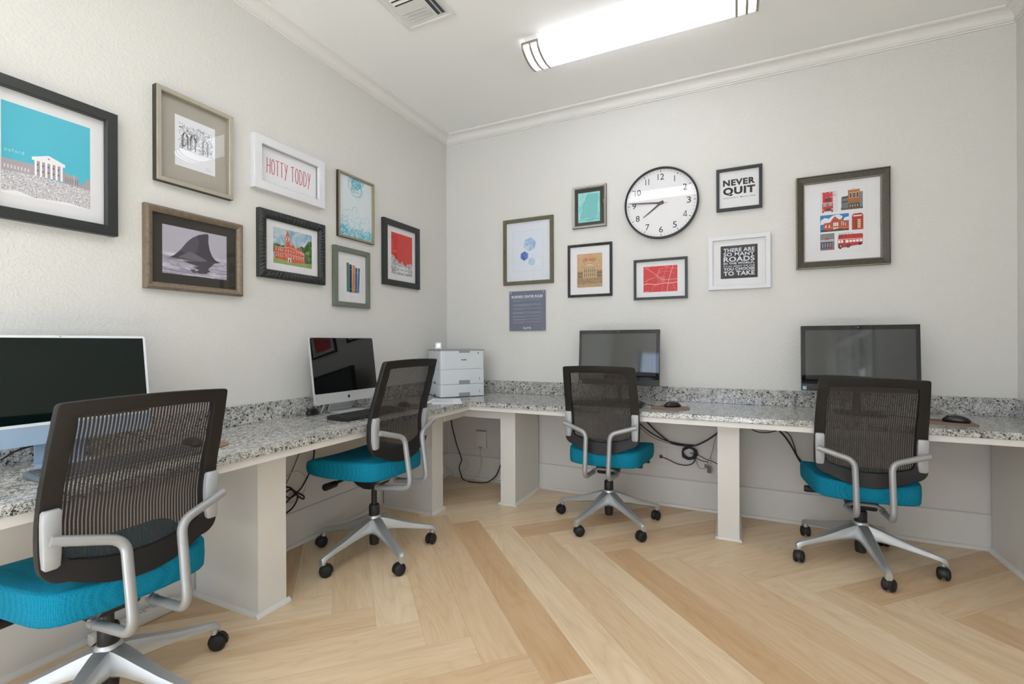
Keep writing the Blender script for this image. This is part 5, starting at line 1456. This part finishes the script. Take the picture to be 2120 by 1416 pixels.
for z in (.0045, .097):
    tr = [c for c in t.children if c.name.startswith('paper_tray')]
    obj('tray_handle', bx(-.032, .055, -d2 - .0012, -d2 + .002, z, z + .027), PRG, tr[0 if z < .05 else 1])
    obj('size_gauge', bx(.132, .135, -d2 - .0010, -d2 + .001, z + .022, z + .045), mat('gauge_dark', '3A3F42', 0.4), tr[0 if z < .05 else 1])
    obj('side_grip', bx(-w2 - .0012, -w2 + .002, -.04, -.002, z, z + .013), mat('gauge_dark', '3A3F42', 0.4), tr[0 if z < .05 else 1])
obj('front_panel', bx(-.135, .150, -d2 - .0012, -d2 + .004, .212, .338, bev=.001), PRW, t)
obj('panel_grip', bx(-.032, .055, -d2 - .0022, -d2 + .002, .328, .3435), PRG, t)
obj('power_button', bx(.118, .127, -d2 - .0024, -d2 + .002, .322, .331, bev=.001), mat('gauge_dark', '3A3F42', 0.4), t)
A = Art(-d2 - .0014); A.text('brother', .008, .277, .044, .011, '20242C', bold=0.045); A.build('lettering', t)
bm = nbm()
for k in range(22):
    if k in (6, 12): continue
    box(bm, -w2 - .0008, -w2 + .002, -d2 + .028, -d2 + .036, .145 + k * .0058, .145 + k * .0058 + .0032)
obj('side_vent', bm, PRG, t)
bm = nbm(); box(bm, -.024, .024, -.008, .008, 0, .055, bev=.003); lc = obj('control_screen_housing', bm, PRW, t, loc=(-.150, -.030, .3526)); lc.rotation_euler = (-.35, 0, -.35)
obj('control_screen', bx(-.0135, .0135, -.0088, -.0082, .014, .044), mat('lit_lcd', 'DDE6F5', 0.3, emit='F2F5FF', es=0.55), lc)

# ------------------------------------------------------------------ wall boxes and cables below the counter
t = thing('phone_wall_box', 'white surface phone box with yellow port on the back wall under the corner', 'wall box', (.342, -.0065, .335))
obj('box_cover', bx(-.047, .047, -.022, 0, -.070, .070, bev=.003), TRIM, t, smooth=True, auto=True)
obj('top_cap', bx(-.044, .044, -.0235, -.002, .066, .0715), mat('box_cap_grey', '9A948C', 0.5), t)  # plain grey strip along the top edge of the cover
obj('yellow_port', bx(-.022, .016, -.0235, -.004, -.0705, -.058, bev=.001), mat('yellow_port_plastic', 'C8B45A', 0.5), t)
t = thing('wall_outlet', 'white data outlet plate below the counter, right of the back wall chair', 'outlet', (1.765, -.0065, .342))
obj('cover_plate', bx(-.037, .037, -.006, 0, -.060, .060, bev=.002), LOWALL, t)
for z in (-.045, .045):
    bm = nbm(); lathe(bm, [(.003, -.006), (.003, -.0072)], 12, 'y', (0, 0, z)); obj('screw', bm, SILV, t)
obj('network_plug', bx(-.012, .004, -.022, -.006, -.014, .006), mat('plug_dark', '3A3632', 0.5), t)
G = 'cables around the desk'
cord('black cable hanging from the counter to the floor in the room corner', [(.075, -.05, .62), (.080, -.06, .47), (.125, -.06, .30), (.165, -.06, .20), (.178, -.06, .155), (.160, -.06, .115), (.155, -.06, .08), (.172, -.065, .045), (.20, -.08, .010), (.27, -.11, .0055), (.345, -.105, .0055), (.42, -.07, .0065), (.48, -.045, .05), (.51, -.045, .10), (.54, -.045, .17)], .0045, CBK)
cord('thin white phone cord looping from the phone wall box to the floor', [(.335, -.022, .266), (.338, -.03, .23), (.352, -.04, .18), (.350, -.045, .12), (.335, -.05, .07), (.305, -.075, .024), (.272, -.11, .0155), (.235, -.14, .004), (.18, -.14, .004), (.13, -.10, .015), (.09, -.07, .05), (.03, -.10, .10), (.018, -.18, .14)], .0026, CWH)
cord('thin white cord loop standing off the baseboard in the corner', [(.15, -.03, .045), (.175, -.03, .06), (.205, -.03, .085), (.222, -.03, .115), (.218, -.03, .145), (.20, -.03, .155), (.188, -.03, .15)], .002, CWH)
# left wall bundle
cord('black cable dropping behind the side-on chair under the left counter', [(.035, -1.435, .66), (.035, -1.437, .52), (.035, -1.445, .46), (.035, -1.47, .395), (.04, -1.53, .325), (.035, -1.58, .295), (.035, -1.625, .27), (.03, -1.70, .24)], .0042, CBK)
cord('thin grey cable running diagonally under the left counter', [(.016, -1.47, .64), (.016, -1.53, .50), (.016, -1.60, .38), (.016, -1.64, .335), (.016, -1.70, .29)], .0028, mat('grey_cable', '77705F', 0.5))
cord('thin white cable circle hanging under the left counter', [(.02 + .002 * math.sin(3 * a), -1.565 + .085 * math.cos(a), .335 + .082 * math.sin(a)) for a in [2 * PI * i / 16 for i in range(17)]], .002, CWH)
cord('tangled black cable knot beside the near left desk support', [(0.062, -1.66, .37), (0.057, -1.61, .345), (0.052, -1.575, .30), (0.057, -1.535, .265), (0.067, -1.54, .285), (0.062, -1.58, .315), (0.062, -1.62, .342), (0.067, -1.66, .33), (0.067, -1.63, .30), (0.062, -1.58, .305), (0.052, -1.57, .27), (0.052, -1.60, .235), (0.057, -1.65, .22)], .0045, CBK)
# back wall bundle right of chair three
cord('thick black cable sagging under the counter above the data outlet', [(1.60, -.06, .645), (1.66, -.055, .59), (1.74, -.05, .51), (1.83, -.045, .445), (1.90, -.045, .432), (1.98, -.045, .437), (2.05, -.045, .475), (2.10, -.045, .515), (2.128, -.046, .54)], .0052, CBK)
cord('second black cable sagging lower under the same counter section', [(1.60, -.05, .585), (1.64, -.05, .545), (1.70, -.045, .50), (1.78, -.04, .46), (1.85, -.032, .443), (1.92, -.028, .435), (1.97, -.028, .436)], .0042, CBK)
cord('thin brown cable sagging lowest towards the cable coil', [(1.60, -.035, .55), (1.66, -.035, .50), (1.72, -.033, .463), (1.80, -.033, .44), (1.88, -.033, .425)], .002, mat('brown_cable', '6B5B4A', 0.5))
pts = []
for i in range(66):
    a = 2 * PI * i / 16; r = .037 + .006 * math.sin(i * .9)
    pts.append((1.947 + r * 1.12 * math.cos(a) + .004 * math.sin(i * 1.7), -.038 - .012 * (i / 66), .385 + r * math.sin(a)))
cord('coiled bundle of black cable hanging below the counter', pts, .0042, CBK, 'cable_coil', 3)
cord('black cable from the coil down to the data outlet', [(1.982, -.045, .372), (1.985, -.045, .345), (1.965, -.045, .315), (1.925, -.042, .300), (1.87, -.038, .303), (1.81, -.033, .325), (1.763, -.026, .338)], .0035, CBK)
cord('thin cable strand from the coil to the loose plug cluster', [(1.95, -.035, .385), (2.0, -.035, .375), (2.05, -.035, .352), (2.09, -.030, .340), (2.120, -.030, .326)], .0025, CBK)
cord('lower black strand crossing behind the plug cluster', [(1.975, -.04, .362), (2.01, -.04, .345), (2.04, -.04, .337), (2.065, -.04, .338)], .0028, CBK)
t = thing('plug_cluster', 'loose grey connectors dangling left of the narrow desk support', 'connector', (2.062, -.066, .325))
bm = nbm(); tube(bm, smoothpath([(.062, 0, .235), (.045, 0, .17), (.028, 0, .09), (.018, 0, .055)], 5), .0018, 6); tube(bm, smoothpath([(.018, 0, .055), (.004, 0, .03), (.0, 0, .0), (.010, 0, -.01)], 5), .0016, 6); tube(bm, smoothpath([(.018, 0, .055), (.022, 0, .03), (.014, 0, .0)], 5), .0016, 6)
tube(bm, smoothpath([(-.07, 0, .02), (-.055, 0, -.02), (-.03, 0, -.03), (-.008, 0, -.02), (.004, 0, .002)], 5), .0018, 6)
obj('thin_wires', bm, mat('grey_brown_wire', '7C7265', 0.5), t, smooth=True)
for dx, dz, w, h in ((0.004, -.03, .013, .045), (.016, -.033, .010, .04), (-.012, -.01, .014, .02)):
    obj('connector', bx(dx - w / 2, dx + w / 2, -.006, .006, dz - h / 2, dz + h / 2, bev=.002), mat('smoky_connector', '6A635C', 0.35), t)
# cables under the counter right of the narrow support
cord('bundle of black cables clipped under the counter right of the narrow support', [(2.252, -.10, .640), (2.30, -.08, .612), (2.35, -.06, .590), (2.40, -.05, .580), (2.46, -.05, .590), (2.50, -.05, .585)], .0065, CBK, 'cable_bundle')
cord('black cable falling behind the rightmost chair seat', [(2.46, -.05, .588), (2.50, -.05, .545), (2.54, -.05, .480), (2.575, -.05, .410), (2.61, -.05, .360), (2.66, -.05, .32)], .0055, CBK)
cord('thin black cable bowed beside the falling one behind the rightmost chair', [(2.475, -.038, .588), (2.525, -.036, .555), (2.552, -.036, .490), (2.568, -.036, .430), (2.60, -.036, .385)], .003, CBK)
cord('thin black strand sagging below the clipped bundle', [(2.30, -.062, .596), (2.34, -.045, .562), (2.40, -.035, .555), (2.46, -.035, .572)], .003, CBK)
